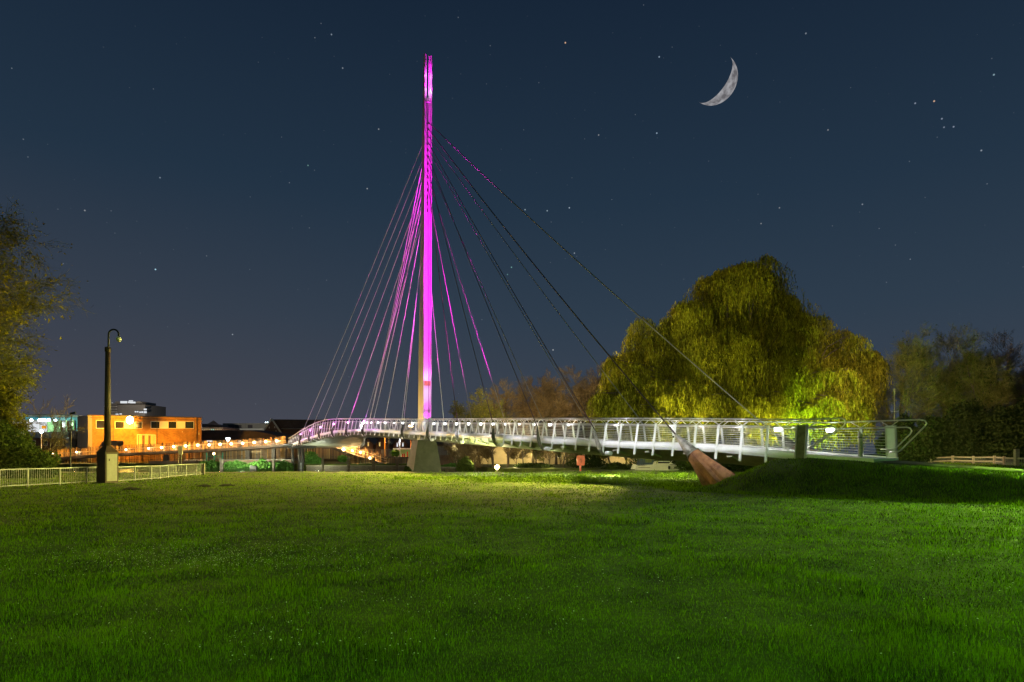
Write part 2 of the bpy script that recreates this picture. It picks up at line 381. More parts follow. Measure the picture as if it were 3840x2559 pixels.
# barrier posts with Y arms
SP = 1.22
near = [k*SP+.3 for k in range(1, int((S_END-.4)/SP)+1)]
farp = [-2.6,-1.3] + [k*SP+.95 for k in range(0, int((S_END-1.2)/SP))]
def post_mb(mb, s, far):
    sg = (lambda u: WF(s)-u) if far else (lambda u: u)
    p, t, a = st(s); t3 = Vector((t.x, t.y, 0))
    zb = zdeck(s); ht = ztop(s)-.3
    b0 = B(s, sg(-.16), zb-.62); b1 = B(s, sg(.14), ht)
    n_ = Vector((a.x, a.y, 0))*(-1 if far else 1)
    # tapering flat blade
    wv = t3*.075; wt = t3*.05; dv = n_*.02
    for off in (-.034, .034):
        o = t3*off; mb.add([b0+o-t3*.018-dv*1.8, b0+o+t3*.018-dv*1.8, b0+o+t3*.018+dv*1.8, b0+o-t3*.018+dv*1.8,
                 b1+o-t3*.02-dv*1.5, b1+o+t3*.02-dv*1.5, b1+o+t3*.02+dv*1.5, b1+o-t3*.02+dv*1.5],
                [(3,2,1,0),(4,5,6,7),(0,1,5,4),(1,2,6,5),(2,3,7,6),(3,0,4,7)])
    o = (b1-b0); mb.bar(b0+o*.02, b1-o*.01, .05, .03, t3)
def arm_mb(mb, s, far):
    sg = (lambda u: WF(s)-u) if far else (lambda u: u)
    b1 = B(s, sg(.14), ztop(s)-.3)
    for ds in (-.42, .42):
        s2 = min(max(s+ds, -3.0), S_END-.02)
        u2 = (WF(s2)-.14) if far else .14
        mb.tube([b1, B(s2, u2, ztop(s2)-.01)], .021, 5)
for s in near:
    d = MB(); post_mb(d, s, False); o = d.build('barrier_post', M['white'], br)
    d = MB(); arm_mb(d, s, False); d.build('rail_arm', M['steel'], o)
nf = 100-len(near); rest = MB()
for i, s in enumerate(farp):
    if i < nf:
        d = MB(); post_mb(d, s, True); o = d.build('barrier_post', M['white'], br)
        d = MB(); arm_mb(d, s, True); d.build('rail_arm', M['steel'], o)
    else: post_mb(rest, s, True); arm_mb(rest, s, True)
o = rest.build('far_barrier_posts', M['white'], br); o['kind'] = 'stuff'
for far in (False, True):
    s0 = -2.6 if far else 0.
    U = (lambda s: WF(s)-.14) if far else (lambda s: .14)
    top = strip(lambda s: B(s, U(s), ztop(s)), s0, S_END-.1, .8)
    if far:      # far rail sweeps down in a big loop past the end post
        e0 = top[0]; p, t, a = st(-2.6); t3 = Vector((-t.x,-t.y,0))
        zb = zdeck(-2.6)
        loop = [e0+t3*1.2, e0+t3*1.4+Vector((0,0,-.05)), e0+t3*1.47+Vector((0,0,-.18)), e0+t3*1.4+Vector((0,0,-.3)), e0+t3*.45+Vector((0,0,-1.38)), e0+t3*.34+Vector((0,0,-1.45)), e0+t3*.0+Vector((0,0,-1.45))]
        top = list(reversed(loop)) + top
    else:
        e0 = top[0]; p, t, a = st(0); t3 = Vector((-t.x,-t.y,0))
        loop = [e0+t3*1.65, e0+t3*1.78+Vector((0,0,-.06)), e0+t3*1.82+Vector((0,0,-.2)), e0+t3*1.72+Vector((0,0,-.36)), e0+t3*.35+Vector((0,0,-1.25)), e0+t3*.2+Vector((0,0,-1.3)), e0+t3*-.1+Vector((0,0,-1.3))]
        top = list(reversed(loop)) + top
    MB().tube(top, .034, 8).build('top_rail', M['steel'], br, smooth=True)
    Uh = (lambda s: WF(s)-.26) if far else (lambda s: .26)
    hr = strip(lambda s: B(s, Uh(s), ztop(s)-.33), s0, S_END-.1, .8)
    if far:
        e0 = hr[0]
        hr = [e0+t3*.1*0+Vector((0,0,-1.0))+t3*-.35, e0+t3*.2+Vector((0,0,-1.0)), e0+t3*.28+Vector((0,0,-.95)), e0+t3*.85+Vector((0,0,-.32)), e0+t3*.92+Vector((0,0,-.18)), e0+t3*.85+Vector((0,0,-.04)), e0+t3*.7] + hr
    else:
        e0 = hr[0]
        hr = [e0+t3*.15+Vector((0,0,-.95)), e0+t3*.3+Vector((0,0,-.9)), e0+t3*1.35+Vector((0,0,-.22)), e0+t3*1.42+Vector((0,0,-.1)), e0+t3*1.3+Vector((0,0,0))] + hr
    MB().tube(hr, .032, 8).build('handrail', M['steel'], br, smooth=True)
    wr = MB()
    for k in range(9):
        f_ = (k+.6)/9.6
        wr.tube(strip(lambda s: B(s, (WF(s)-(-.02+.16*f_+.03)) if far else (-.02+.16*f_+.03), zdeck(s)+.05+(ztop(s)-.33-zdeck(s)-.05)*f_), s0 if far else .1, S_END-.2, 1.2), .011, 4)
    wr.build('infill_wire', M['steel'], br)
# end posts
def endpost(s, far, m, w_):
    p, t, a = st(s); t3 = Vector((t.x,t.y,0)); u0, u1 = ((WF(s)+.12), WF(s)-.2) if far else (-.16, .16)
    b0 = B(s, u0, zdeck(s)-.55); b1 = B(s, u1, ztop(s)-.24)
    d = MB(); d.bar(b0, b1, w_, .1, t3); o = d.build('end_post', m, br)
    d = MB()
    for sg_ in (-1, 1): d.bar(b0+t3*sg_*(w_/2+.03), b1+t3*sg_*(w_/2+.03), .05, .16, t3)
    d.build('flange', M['steel'], o)
endpost(0, False, M['horn'], .36); endpost(-2.65, True, M['white'], .34)

# handrail lamps (light the deck and the barrier)
nl = 0
for k in range(0, int(S_END/2.44)):
    s = -.1 + k*2.44
    u = WF(s)-.36
    big = (k in (0, 1)) or (s > 20 and R.random() < .6)
    c = B(s, u, ztop(s)-.38); p, t, a = st(s); t3 = Vector((t.x,t.y,0)); a3 = Vector((a.x,a.y,0))
    if k in (0,1) or s > 19:
        d = MB(); r = .11 if k < 2 else (.055+.0011*s if big else .03+.0006*s)
        d.obox(c, t3*r*1.5, a3*.03, Vector((0,0,r*.8))); d.build('handrail_lamp', E['led'], br)
    if k % 2 == 0 or s < 12:
        light('POINT', 'handrail_lamp_light', B(s, u-.12, ztop(s)-.42), 70, (1,.97,.93), .06, br)
        light('POINT', 'handrail_lamp_light', B(s+.6, .42, ztop(s)-.42), 34, (1,.97,.93), .06, br)
        if s > 0: light('SPOT', 'fascia_fill_light', B(s+.9, -1.7, ztop(s)-.5), 165, (.93,.90,1), .05, br, target=B(s+.9, .05, zdeck(s)+.1), cone=120, blend=.7)  # floating fill added outboard of the deck to whiten the fascia

# spots added outboard of the handrail to brighten the lawn
for k in range(20):
    s = 9+k*2.9; p, t, a = st(s)
    q = B(s, -.40, ztop(s)-.30); tg = Vector((q.x, q.y, 0)) - Vector((a.x, a.y, 0))*11
    light('SPOT', 'lawn_wash_light', q, 8000, (1,.88,.16), .08, br, target=tg, cone=84, blend=.5)
# ---- mast
Dm = 62.4
def mz(y): return ZP(y, Dm)
pm, tm, am = st(s_m); T3 = Vector((tm.x,tm.y,0)); A3 = Vector((am.x,am.y,0))
mb0 = Vector((XP(1601,Dm), Dm, 0)); mtx = XP(1606,Dm)-mb0.x
def mp(z, along, across):
    k = z/40.; c = mb0 + Vector((mtx*k, 0, z)); return c + T3*along + A3*across
zt = mz(207); zw = mz(381); zb = 2.6
def dep(z): return 1.15*(1-z/zt)+.30
def hw(z): return .42-.04*z/zt
mweb = MB(); n = 26
def loft(mb, rings):
    m = len(rings[0]); base = len(mb.v)
    for r in rings: mb.v += [tuple(p) for p in r]
    for i in range(len(rings)-1):
        for k in range(m):
            k2 = (k+1) % m; mb.f.append((base+i*m+k, base+i*m+k2, base+(i+1)*m+k2, base+(i+1)*m+k))
    mb.f.append(tuple(base+k for k in reversed(range(m)))); mb.f.append(tuple(base+(len(rings)-1)*m+k for k in range(m)))
zs = [zb+(zw-zb)*i/n for i in range(n+1)]
loft(mweb, [[mp(z,.10,-hw(z)+.07), mp(z,.10,hw(z)-.07), mp(z,dep(z)-.05,hw(z)-.07), mp(z,dep(z)-.05,-hw(z)+.07)] for z in zs])
MAST = mweb.build('mast', M['mast'], br)
for sgn in (-1, 1):
    pl = MB(); zs2 = [zb+(zw-zb)*i/n for i in range(n+1)] + [zw+.35+(zt-zw-.35)*i/5 for i in range(6)]; tk = lambda z: .07 if z <= zw+.01 else .19
    loft(pl, [[mp(z,-.06,sgn*(hw(z)-tk(z))), mp(z,-.06,sgn*hw(z)), mp(z,dep(z),sgn*hw(z)), mp(z,dep(z),sgn*(hw(z)-tk(z)))] if z < zt-.05 else
              [mp(z,-.02,sgn*(hw(z)-tk(z))), mp(z,-.02,sgn*hw(z)), mp(z+.15,dep(z)*.8,sgn*hw(z)), mp(z+.15,dep(z)*.8,sgn*(hw(z)-tk(z)))] for z in zs2])
    pl.build('side_plate', M['mast'], MAST)
d = MB(); d.obox(mp(zw+.12,.1,0), T3*.12, A3*(hw(zw)-.20), Vector((0,0,.16))); d.build('floodlight_tray', M['mast'], MAST)
d = MB(); d.obox(mp(mz(1438),.03,0), T3*.11, A3*(hw(8)-.09), Vector((0,0,.22))); d.build('floodlight_tray', M['corten'], MAST)
d = MB(); d.obox(mp(mz(1556),.02,0), T3*.08, A3*(hw(8)-.08), Vector((0,0,.34))); d.obox(mp(mz(1556),-.075,0), T3*.01, A3*.09, Vector((0,0,.05))); d.build('access_hatch', M['mast'], MAST)
# anchor sockets
holes = [460+25.3*k for k in range(14)]
for y in holes:
    z = mz(y); d = MB(); d.obox(mp(z,.085,.0), T3*.03, A3*.055, Vector((0,0,.17))); d.obox(mp(z-.08,-.0,.0), T3*.06, A3*.03, Vector((0,0,.06)))
    d.build('cable_socket', M['horn'], MAST)
# deck collar and magenta lamps on the mast
MAG = (1.,.0,.88); MAGW = (1.,.03,.9)
for zc, e_ in ((mz(1447), 750),):
    light('SPOT', 'mast_uplight', mp(zc+.35, -.28, 0), 350, MAGW, .12, br, target=mp(zc+5, .0, 0), cone=80, blend=.8)
    light('SPOT', 'mast_uplight', mp(zc-2.6, -.30, -.05), 160, MAGW, .1, br, target=mp(zc-.2, -.0, 0), cone=110, blend=.9)
light('SPOT', 'mast_uplight', mp(zw+.6, -.3, -.1), 2600, MAGW, .08, br, target=mp(zw+3, .05, .42), cone=80, blend=.8)
light('SPOT', 'mast_uplight', mp(mz(1570), -.30, 0), 260, MAG, .1, br, target=mp(mz(1540), .0, 0), cone=120, blend=.9)

for zc, e_ in ((mz(1438)+.5, 34), (mz(1438)+1.0, 20), (mz(1438)-.8, 26), (mz(1438)-1.5, 16)):
    light('POINT', 'mast_uplight', mp(zc, -.34, -.03), e_, (1,.5,1), .05, br)
light('POINT', 'mast_uplight', mp(zw+1.0, -.15, .05), 90, (1,.45,1), .05, br)
light('POINT', 'mast_uplight', mp(zw+2.4, -.15, .0), 90, (1,.2,1), .05, br)
light('SPOT', 'mast_uplight', mp(zw+.4, -.1, -.1), 9000, MAG, .05, br, target=mp(zt, .2, .2), cone=50, blend=.8)
for sx, tx, ty, e_ in ((1470,1470,700,10000),(1330,1330,1000,6000)):
    s_ = s_at(sx); light('SPOT', 'stay_fill_light', B(s_, -.6, zdeck(s_)+.2), e_, (1,.05,.72), .1, br, target=P(tx,ty,70), cone=75, blend=1)  # magenta spots without fixtures, added to brighten the left stays
# ---- concrete pier under the mast
Dp = 61.2
pr = MB()
zt_ = zdeck(s_m)-.72
def pc(x, y, dd): return Vector((XP(x,dd), dd, y))
botp = [pc(1541,-1.6,59.6), pc(1667,-1.6,60.6), pc(1640,-1.6,64.6), pc(1508,-1.6,63.2)]
topp = [pc(1567,zt_,60.6), pc(1635,zt_,61.2), pc(1622,zt_,63.6), pc(1546,zt_,62.8)]
pr.add(botp+topp, [(3,2,1,0),(4,5,6,7),(0,1,5,4),(1,2,6,5),(2,3,7,6),(3,0,4,7)])
pr.build('pier', M['conc'], br)

# ---- cable brackets and cables
CB = MB
def sag(p, q, k=.006, n=14):
    L_ = (q-p).length; return [p.lerp(q, i/n) - Vector((0,0,4*k*L_*(i/n)*(1-i/n))) for i in range(n+1)]
right_px = [1619,1732,1872,2046,2272]; left_px = [1522,1372,1310,1256,1207,1169,1133]
stR = [s_at(x) for x in right_px]; stL = [s_at(x) for x in left_px]
def bracket(s, far, right, name='cable_bracket'):
    p, t, a = st(s); t3 = Vector((t.x,t.y,0)); o3 = Vector((a.x,a.y,0))*(1 if far else -1)
    e = WF(s) if far else 0.
    lean = .62 if right else -.5
    slope = min(1., abs(s-s_m)/26)
    base = B(s, e, zdeck(s)-.78)+o3*.18; tipp = B(s, e, zdeck(s)+.72+.12*(1-slope))+o3*.28+t3*lean*slope
    mid = base.lerp(tipp,.45)+o3*.22 - t3*lean*slope*.15
    pts = [base, base.lerp(mid,.5)+o3*.08, mid, mid.lerp(tipp,.5)+o3*.02, tipp]
    d = MB(); rings = []
    for q, wd in zip(pts, (.09,.17,.19,.12,.05)):
        rings.append([q+o3*wd*.8, q+t3*wd, q-o3*wd*.8, q-t3*wd])
    loft(d, rings); o = d.build(name, M['horn'], br)
    c = B(s, e, zdeck(s)-.66)+o3*.14 - t3*(.38 if right else -.34)
    d = MB()
    for k in range(5):
        q = c + t3*(k-2)*.08; d.tube([q-t3*.03, q+t3*.03], .13, 12)
    d.tube([c-t3*.2, c+t3*.2], .10, 10)
    d.build('ribbed_sleeve', M['white'], o, smooth=False)
    return tipp
lamp_dir = []
k = 2
tipsR = []
for i, s in enumerate(reversed(stR)):
    for far in (True, False):
        tp = bracket(s, far, True); z = mz(holes[k]); k += 1
        top = mp(z, -.06, .0)
        pts = sag(top, tp); MB().tube(pts, .030 if not far else .028, 8).build('stay_cable', M['cable'] if far else M['cabled'], br)
        tipsR.append((tp, far))
ly = [517,575,630,680,735,790,850]
tipsL = []
for s, y in zip(reversed(stL), ly):
    for far in (True, False):
        tp = bracket(s, far, False); z = mz(y + (9 if far else 0))
        top = mp(z, dep(z)*.9, -.12 if not far else .12)
        MB().tube(sag(top, tp), .026, 5).build('stay_cable', M['cable_lit'], br)
        tipsL.append((tp, far))
# backstays with weathered steel ground anchors
def anchor(tipv, foot, top_y, far):
    d = MB(); ax = (foot-tipv); Ln = ax.length; ax.normalize()
    sd = ax.cross(Vector((0,0,1))).normalized(); u2 = sd.cross(ax)
    o0 = tipv
    seam = tipv.lerp(foot, .42)
    rr = [(0,.07),(.1,.15),(.2,.23),(.3,.29),(.43,.34)]
    d = MB(); loft(d, [[tipv.lerp(foot, f_) + (sd*math.cos(q)*r*.92+u2*math.sin(q)*r) for q in [2*math.pi*i/14 for i in range(14)]] for f_, r in rr])
    a_ = d.build('backstay_anchor', M['galv'], br, smooth=True)
    d = MB(); rings = []
    for f_, r in ((.40,.36),(.5,.41),(.65,.50),(.8,.60),(.95,.70),(1.08,.78)):
        g_ = (f_-.4)/.68; ring = []
        for i in range(30):
            q = 2*math.pi*i/30; fold = [0,.12,.20,-.14,-.20,-.08][i % 6]*(g_*1.7+.2)
            ring.append(tipv.lerp(foot, f_)+(sd*math.cos(q)*r*.92+u2*math.sin(q)*r*(1-.12*g_))*(1+fold))
        rings.append(ring)
    loft(d, rings); d.build('weathering_steel_shroud', M['corten'], a_)
    c = seam - ax*.0
    MB().tube([tipv.lerp(foot,.385)-ax*.0, tipv.lerp(foot,.40)], .385, 20).build('collar_ring', M['galv'], a_)
    d = MB(); d.sphere(tipv+Vector((-.12,-.05,-.12)), .055); d.build('cable_clevis', M['blackm'], a_)
    top = mp(mz(top_y), -.06, 0)
    MB().tube(sag(top, tipv+ax*.1, .008, 20), .042, 8).build('stay_cable', M['cabled'] if not far else M['cable'], br)
anc_tip = P(2533,1630,32.9); anc_foot = P(2712,1828,30.6)
anchor(anc_tip, anc_foot, 484, False)
sv = s_at(2533); p_, t_, a_ = st(sv)
tf = P(2905,1628,37.2); ff = P(3085,1760,35.6)
anchor(tf, ff, 460, True)
# magenta up-lights on the brackets
for tp, far in tipsL+tipsR:
    if far: continue
    tgt = mp(24+10*R.random(), 0, 0)
    light('SPOT', 'bracket_uplight', tp+Vector((0,0,.25)), 260 if tp.x > -8 else 6000, MAG, .08, br, target=tgt, cone=26 if tp.x > -8 else 12, blend=.8)
for i, (tp, far) in enumerate(tipsL):
    if not far and tp.x < -16:
        p, t, a = st(s_at(1920+F*tp.x/tp.y)); 
        d = MB(); d.sphere(tp+Vector((0,-.12,.12)), .11 if i > 4 else .08, 10, 8); d.build('bracket_lamp', E['mag'], br)
        light('POINT', 'bracket_lamp_light', tp+Vector((0,-.4,.2)), 100, (.75,.08,1), .08, br)
# magenta floods added on the deck near the mast, to wash it evenly
for s_, e_, zt2 in ((s_at(1690), 300000, 38), (s_at(1770), 90000, 24), (s_at(1760), 50000, 14)):
    q = B(s_, 2.0, zdeck(s_)+.12)
    d = MB(); p, t, a = st(s_); t3 = Vector((t.x,t.y,0)); d.obox(q, t3*.12, Vector((a.x,a.y,0))*.16, Vector((0,0,.09)))
    d.build('added_mast_flood', M['dark'], br)
    light('SPOT', 'added_mast_flood_beam', q+Vector((0,0,.2))+t3*.2, e_, MAG, .1, br, target=mp(zt2,0,0), cone=46, blend=1)

# ---- landing under the left end: dark elliptical crosshead on columns
cx, cy = XP(1128,104), 104.
cap = MB()
loft(cap, [[Vector((cx+.1+math.cos(q)*a_*.56, cy+math.sin(q)*b_, z+.75)) for q in [2*math.pi*i/28 for i in range(28)]] for a_, b_, z in ((3.2,2.0,1.75),(4.3,2.7,2.0),(4.9,3.0,2.3),(4.9,3.0,2.45))])
cap.build('crosshead', M['dark'], br, smooth=True)
for x, r, dd in ((1098,.22,103.6),(1122,.24,103.2),(1135,.23,104),(1148,.14,106.5)):
    MB().tube([Vector((XP(x,dd),dd,-1.9)), Vector((XP(x,dd),dd,2.55))], r, 14).build('column', M['dark'], br, smooth=True)
for x, r, dd in ((1093,.09,102.8),(1129.5,.09,102.4)):
    MB().tube([Vector((XP(x,dd),dd,-1.9)), Vector((XP(x,dd),dd,.2))], r, 8).tube([Vector((XP(x,dd),dd,-1.9)), Vector((XP(x,dd),dd,-.7))], r*1.6, 8).build('drain_pipe', M['rail'], br)

# ------------------------------------------------------------------ terrain
def sstep(x): x = np.clip(x, 0, 1); return x*x*(3-2*x)
def vnoise(X, Y, sc_, seed):
    """smooth value noise"""
    X = X/sc_; Y = Y/sc_; xi = np.floor(X).astype(np.int64); yi = np.floor(Y).astype(np.int64); fx = sstep(X-xi); fy = sstep(Y-yi)
    def h(a, b):
        v = (a*374761393 + b*668265263 + seed*974634777) & 0x7fffffff; v = ((v ^ (v >> 13))*1274126177) & 0x7fffffff; return ((v ^ (v >> 16)) & 0xffff)/65535.
    return (h(xi,yi)*(1-fx)+h(xi+1,yi)*fx)*(1-fy)+(h(xi,yi+1)*(1-fx)+h(xi+1,yi+1)*fx)*fy
AX = np.array([(12.0,33.0,-.35),(12.9,31.9,.75),(13.8,30.9,1.38),(14.8,29.9,1.42),(17.6,27.0,1.13),(20.8,24.0,.82),(27.,18.6,.7),(42.,8.,.7),(90.,-25.,.4)])
def hump(X, Y):
    best = np.full(X.shape, 1e9); zz = np.zeros(X.shape); sd = np.zeros(X.shape)
    for i in range(len(AX)-1):
        a, b = AX[i], AX[i+1]; dx, dy = b[0]-a[0], b[1]-a[1]; L2 = dx*dx+dy*dy
        t = np.clip(((X-a[0])*dx+(Y-a[1])*dy)/L2, 0, 1); px = a[0]+dx*t; py = a[1]+dy*t
        d2 = np.hypot(X-px, Y-py); m = d2 < best
        side = (dx*(Y-a[1])-dy*(X-a[0]))/math.sqrt(L2)       # + is the far side
        best = np.where(m, d2, best); zz = np.where(m, a[2]+(b[2]-a[2])*t, zz); sd = np.where(m, side, sd)
    return best, zz, sd
FWID = lambda X: 1.9+8.5*sstep((X-15.5)/9)
YN = lambda X: 57.5 + 6*sstep((X-1)/8)
YF = lambda X: 103.8 - 34*sstep((X+10)/9)
def hgt(X, Y):
    X = np.asarray(X, float); Y = np.asarray(Y, float)
    d, z, sd = hump(X, Y)
    w_ = np.where(sd > 0, 3.5, 4.2)
    k = 1-sstep((d-2.1)/w_)
    h = z*k
    plat = .84*sstep((X-.60*Y)/4)*sstep((sd-1)/3)
    h = np.maximum(h, plat) if True else h
    und = (vnoise(X,Y,3.1,1)-.5)*.05 + (vnoise(X,Y,.9,2)-.5)*.03 + (vnoise(X,Y,8.,5)-.5)*.07
    und = und + (vnoise(X,Y,.55,3)-.5)*.10*np.clip(k*(1-k)*4,0,1)
    flat = np.where((d < 1.75) | ((sd > 0) & (d < FWID(X)+.3)), 0., 1.)
    h = h + und*flat*sstep(Y/4)
    # river cut
    riv = sstep((Y-YN(X))/1.6)*(1-np.where(Y > YF(X), 1., 0.))*(1-sstep((X-38)/5))
    h = h*(1-riv) + -1.8*riv
    return h
xs = np.concatenate([np.linspace(-2200,-130,14), np.linspace(-120,-45,26), np.linspace(-44,34,220), np.linspace(36,120,29), np.linspace(140,2200,14)])
ys = np.concatenate([np.linspace(-900,-30,10), np.linspace(-25,3,10), np.linspace(3.4,68,215), np.linspace(68.5,71.5,9), np.linspace(73,102,15), np.linspace(103,105,7), np.linspace(108,160,14), np.linspace(180,5000,16)])
GX, GY = np.meshgrid(xs, ys); GZ = hgt(GX, GY)
V = np.stack([GX.ravel(), GY.ravel(), GZ.ravel()], 1); nx, ny = len(xs), len(ys)
idx = np.arange(nx*ny).reshape(ny, nx); Q = np.stack([idx[:-1,:-1].ravel(), idx[:-1,1:].ravel(), idx[1:,1:].ravel(), idx[1:,:-1].ravel()], 1)
M['lawn'] = mat('lawn_soil_and_grass', (.022,.030,.002), .95, col2=(.075,.10,.004), scale=.9, bump=.6, bscale=14, detail=8)
g = npmesh('ground', V, Q, M['lawn'], k=4); g.data.polygons.foreach_set('use_smooth', [True]*len(g.data.polygons)); tag(g, None, None, kind='structure')
# water
wm = bpy.data.materials.new('river_water'); wm.use_nodes = True; b_ = wm.node_tree.nodes['Principled BSDF']
b_.inputs['Base Color'].default_value = (.012,.014,.010,1); b_.inputs['Roughness'].default_value = .06
nz = wm.node_tree.nodes.new('ShaderNodeTexNoise'); nz.inputs['Scale'].default_value = 1.8; bp = wm.node_tree.nodes.new('ShaderNodeBump'); bp.inputs['Strength'].default_value = .12
wm.node_tree.links.new(nz.outputs['Fac'], bp.inputs['Height']); wm.node_tree.links.new(bp.outputs[0], b_.inputs['Normal'])
d = MB(); d.quad((-300,56,-.75),(44,56,-.75),(44,106,-.75),(-300,106,-.75)); tag(d.build('river', wm), None, None, kind='structure')
# path over the embankment
pts = []; A2 = AX[3:8]
for i in range(len(A2)-1):
    for k in range(12): pts.append(A2[i]+(A2[i+1]-A2[i])*k/12)
d = MB(); n = len(pts)
for i, q in enumerate(pts):
    q2 = pts[min(i+1,n-1)]; q1 = pts[max(i-1,0)]; tx, ty = q2[0]-q1[0], q2[1]-q1[1]; l_ = math.hypot(tx,ty); nx_, ny_ = -ty/l_, tx/l_
    fwd = float(FWID(q[0])); us = [-1.85,-1.2,-.6,0,.7]+[.7+(fwd-.7)*k/7 for k in range(1,8)]
    for u in us:
        x, y = q[0]+nx_*u, q[1]+ny_*u; d.v.append((x, y, float(hgt(x,y))+.05))
d.f = [(i*12+j, (i+1)*12+j, (i+1)*12+j+1, i*12+j+1) for i in range(n-1) for j in range(11)]
tag(d.build('path', M['asphalt'], smooth=True), None, None, kind='structure')
d = MB()
for x0, x1, dd in ((-200, 12, 0),):
    for k in range(40):
        xa = -60+k*1.55; xb = xa+1.56
        if xb > -1: break
        d.quad((xa, YN(xa)-3.4, float(hgt(xa,YN(xa)-3.4))+.03),(xb, YN(xb)-3.4, float(hgt(xb,YN(xb)-3.4))+.03),(xb, YN(xb)-1.2, float(hgt(xb,YN(xb)-1.2))+.03),(xa, YN(xa)-1.2, float(hgt(xa,YN(xa)-1.2))+.03))
tag(d.build('towpath', M['asphalt']), None, None, kind='structure')

# ---- grass blades and daisies
def inpath(X, Y):
    d_, z_, s_ = hump(X, Y); return (d_ < 1.95) | ((s_ > 0) & (d_ < FWID(X)) & (X > 13))
def blades(name, X, Y, H, W, m, lean=.55):
    keep = ~inpath(X, Y); X, Y, H, W = X[keep], Y[keep], H[keep], W[keep]
    Z = hgt(X, Y)-.004; n = len(X); th = rng.uniform(0, 6.283, n); ph = rng.uniform(0, 6.283, n)
    wv = np.stack([np.cos(th)*W, np.sin(th)*W, np.zeros(n)], 1); A = np.stack([X,Y,Z],1)
    ln = rng.uniform(.05, lean, n)*H; mid = A + np.stack([np.cos(ph)*ln*.35, np.sin(ph)*ln*.35, H*.6],1); tipp = A + np.stack([np.cos(ph)*ln, np.sin(ph)*ln, H],1)
    V = np.empty((n*5,3)); V[0::5] = A-wv; V[1::5] = A+wv; V[2::5] = mid+wv*.75; V[3::5] = mid-wv*.75; V[4::5] = tipp
    b0 = np.arange(n)*5
    Fc = np.concatenate([np.stack([b0,b0+1,b0+2],1), np.stack([b0,b0+2,b0+3],1), np.stack([b0+3,b0+2,b0+4],1)])
    return npmesh(name, V, Fc, m)
M['grass'] = leafmat('grass_blade', (.012,.028,.0010), (.14,.235,.004), .35, .9)
M['grass'].node_tree.nodes['Color Ramp'].color_ramp.elements[0].position = .48
M['grass'].node_tree.nodes['Noise Texture'].inputs['Detail'].default_value = 6
M['grass'].node_tree.nodes['Math'].inputs[1].default_value = .85
M['grass'].node_tree.nodes['Color Ramp'].color_ramp.elements[0].position = .58
n = 420000
yy = HOR + 64*(960/64)**rng.uniform(0,1,n)**.85; D = 1.6*F/(yy-HOR); X = rng.uniform(-2150,2150,n)/F*D*1.02
patch = .55+.9*vnoise(X, D, 1.3, 9)*vnoise(X,D,.35,10)*2
H = np.clip(rng.normal(.036,.013,n),.015,.09)*patch*(1+D*.004); W = np.maximum(.0018, D*.00036)*rng.uniform(.7,1.4,n)
gr = blades('lawn_grass', X, D, H, W, M['grass']); tag(gr, 'mown green grass of the wide park lawn', 'grass', kind='stuff')
# embankment and river-edge grass, longer
n = 120000
X = rng.uniform(7, 30, n); Y = rng.uniform(12, 36, n); dd_, zz_, ss_ = hump(X, Y); k = (dd_ > 1.8) & (dd_ < 7.2) & (Y > 8); X, Y = X[k], Y[k]; n = len(X)
gr = blades('embankment_grass', X, Y, np.clip(rng.normal(.10,.03,n),.04,.2)*(.5+vnoise(X,Y,.5,4))*np.clip((dd_[k]-1.9)/1.2,.25,1), np.full(n,.008), M['grass'], .9); tag(gr, 'rough dark grass on the embankment beside the path', 'grass', kind='stuff')
M['weed'] = leafmat('weed_leaf', (.07,.13,.010), (.20,.30,.025), .35, 1.2)
def weeds(name, cx, cy, hmax, n_stem, label):
    """upright stems set with small leaves"""
    A, T, Wv = [], [], []
    for x, y, h in zip(cx, cy, hmax):
        z = float(hgt(x,y)); nl = int(6+h*26)
        lx, ly = R.uniform(-.15,.15)*h, R.uniform(-.15,.15)*h
        for k in range(nl):
            f_ = R.random(); a_ = R.uniform(0,6.283); r_ = R.uniform(.04,.11)
            b0 = (x+lx*f_, y+ly*f_, z+h*f_); A.append(b0); T.append((b0[0]+math.cos(a_)*r_, b0[1]+math.sin(a_)*r_, b0[2]+R.uniform(-.03,.07)))
            Wv.append((-math.sin(a_)*.028, math.cos(a_)*.028, R.uniform(-.02,.02)))
    o = slivers(name, np.array(A), np.array(T), np.array(Wv), M['weed']); return tag(o, label, 'plants', kind='stuff')
cx_, cy_, h_ = [], [], []
for i in range(3000):
    px = R.uniform(1500, 2760); band = R.random()
    if R.random() > (px-1500)/700: continue
    D = (R.gauss(36.2,.9) if band < .6 else R.gauss(43.5,1.2)); x = XP(px, D)
    if float(vnoise(np.array(x),np.array(D*1.),2.2,33)) < .38 and R.random() < .8: continue
    cx_.append(x); cy_.append(D); h_.append(max(.06,R.gauss(.24,.12)))
for i in range(700):
    px = R.uniform(1480, 2200); D = R.gauss(41.,.8); cx_.append(XP(px,D)); cy_.append(D); h_.append(R.uniform(.05,.16))
weeds('lawn_weeds', cx_, cy_, h_, 0, 'bright nettles and weeds growing in rows across the lawn under the bridge')
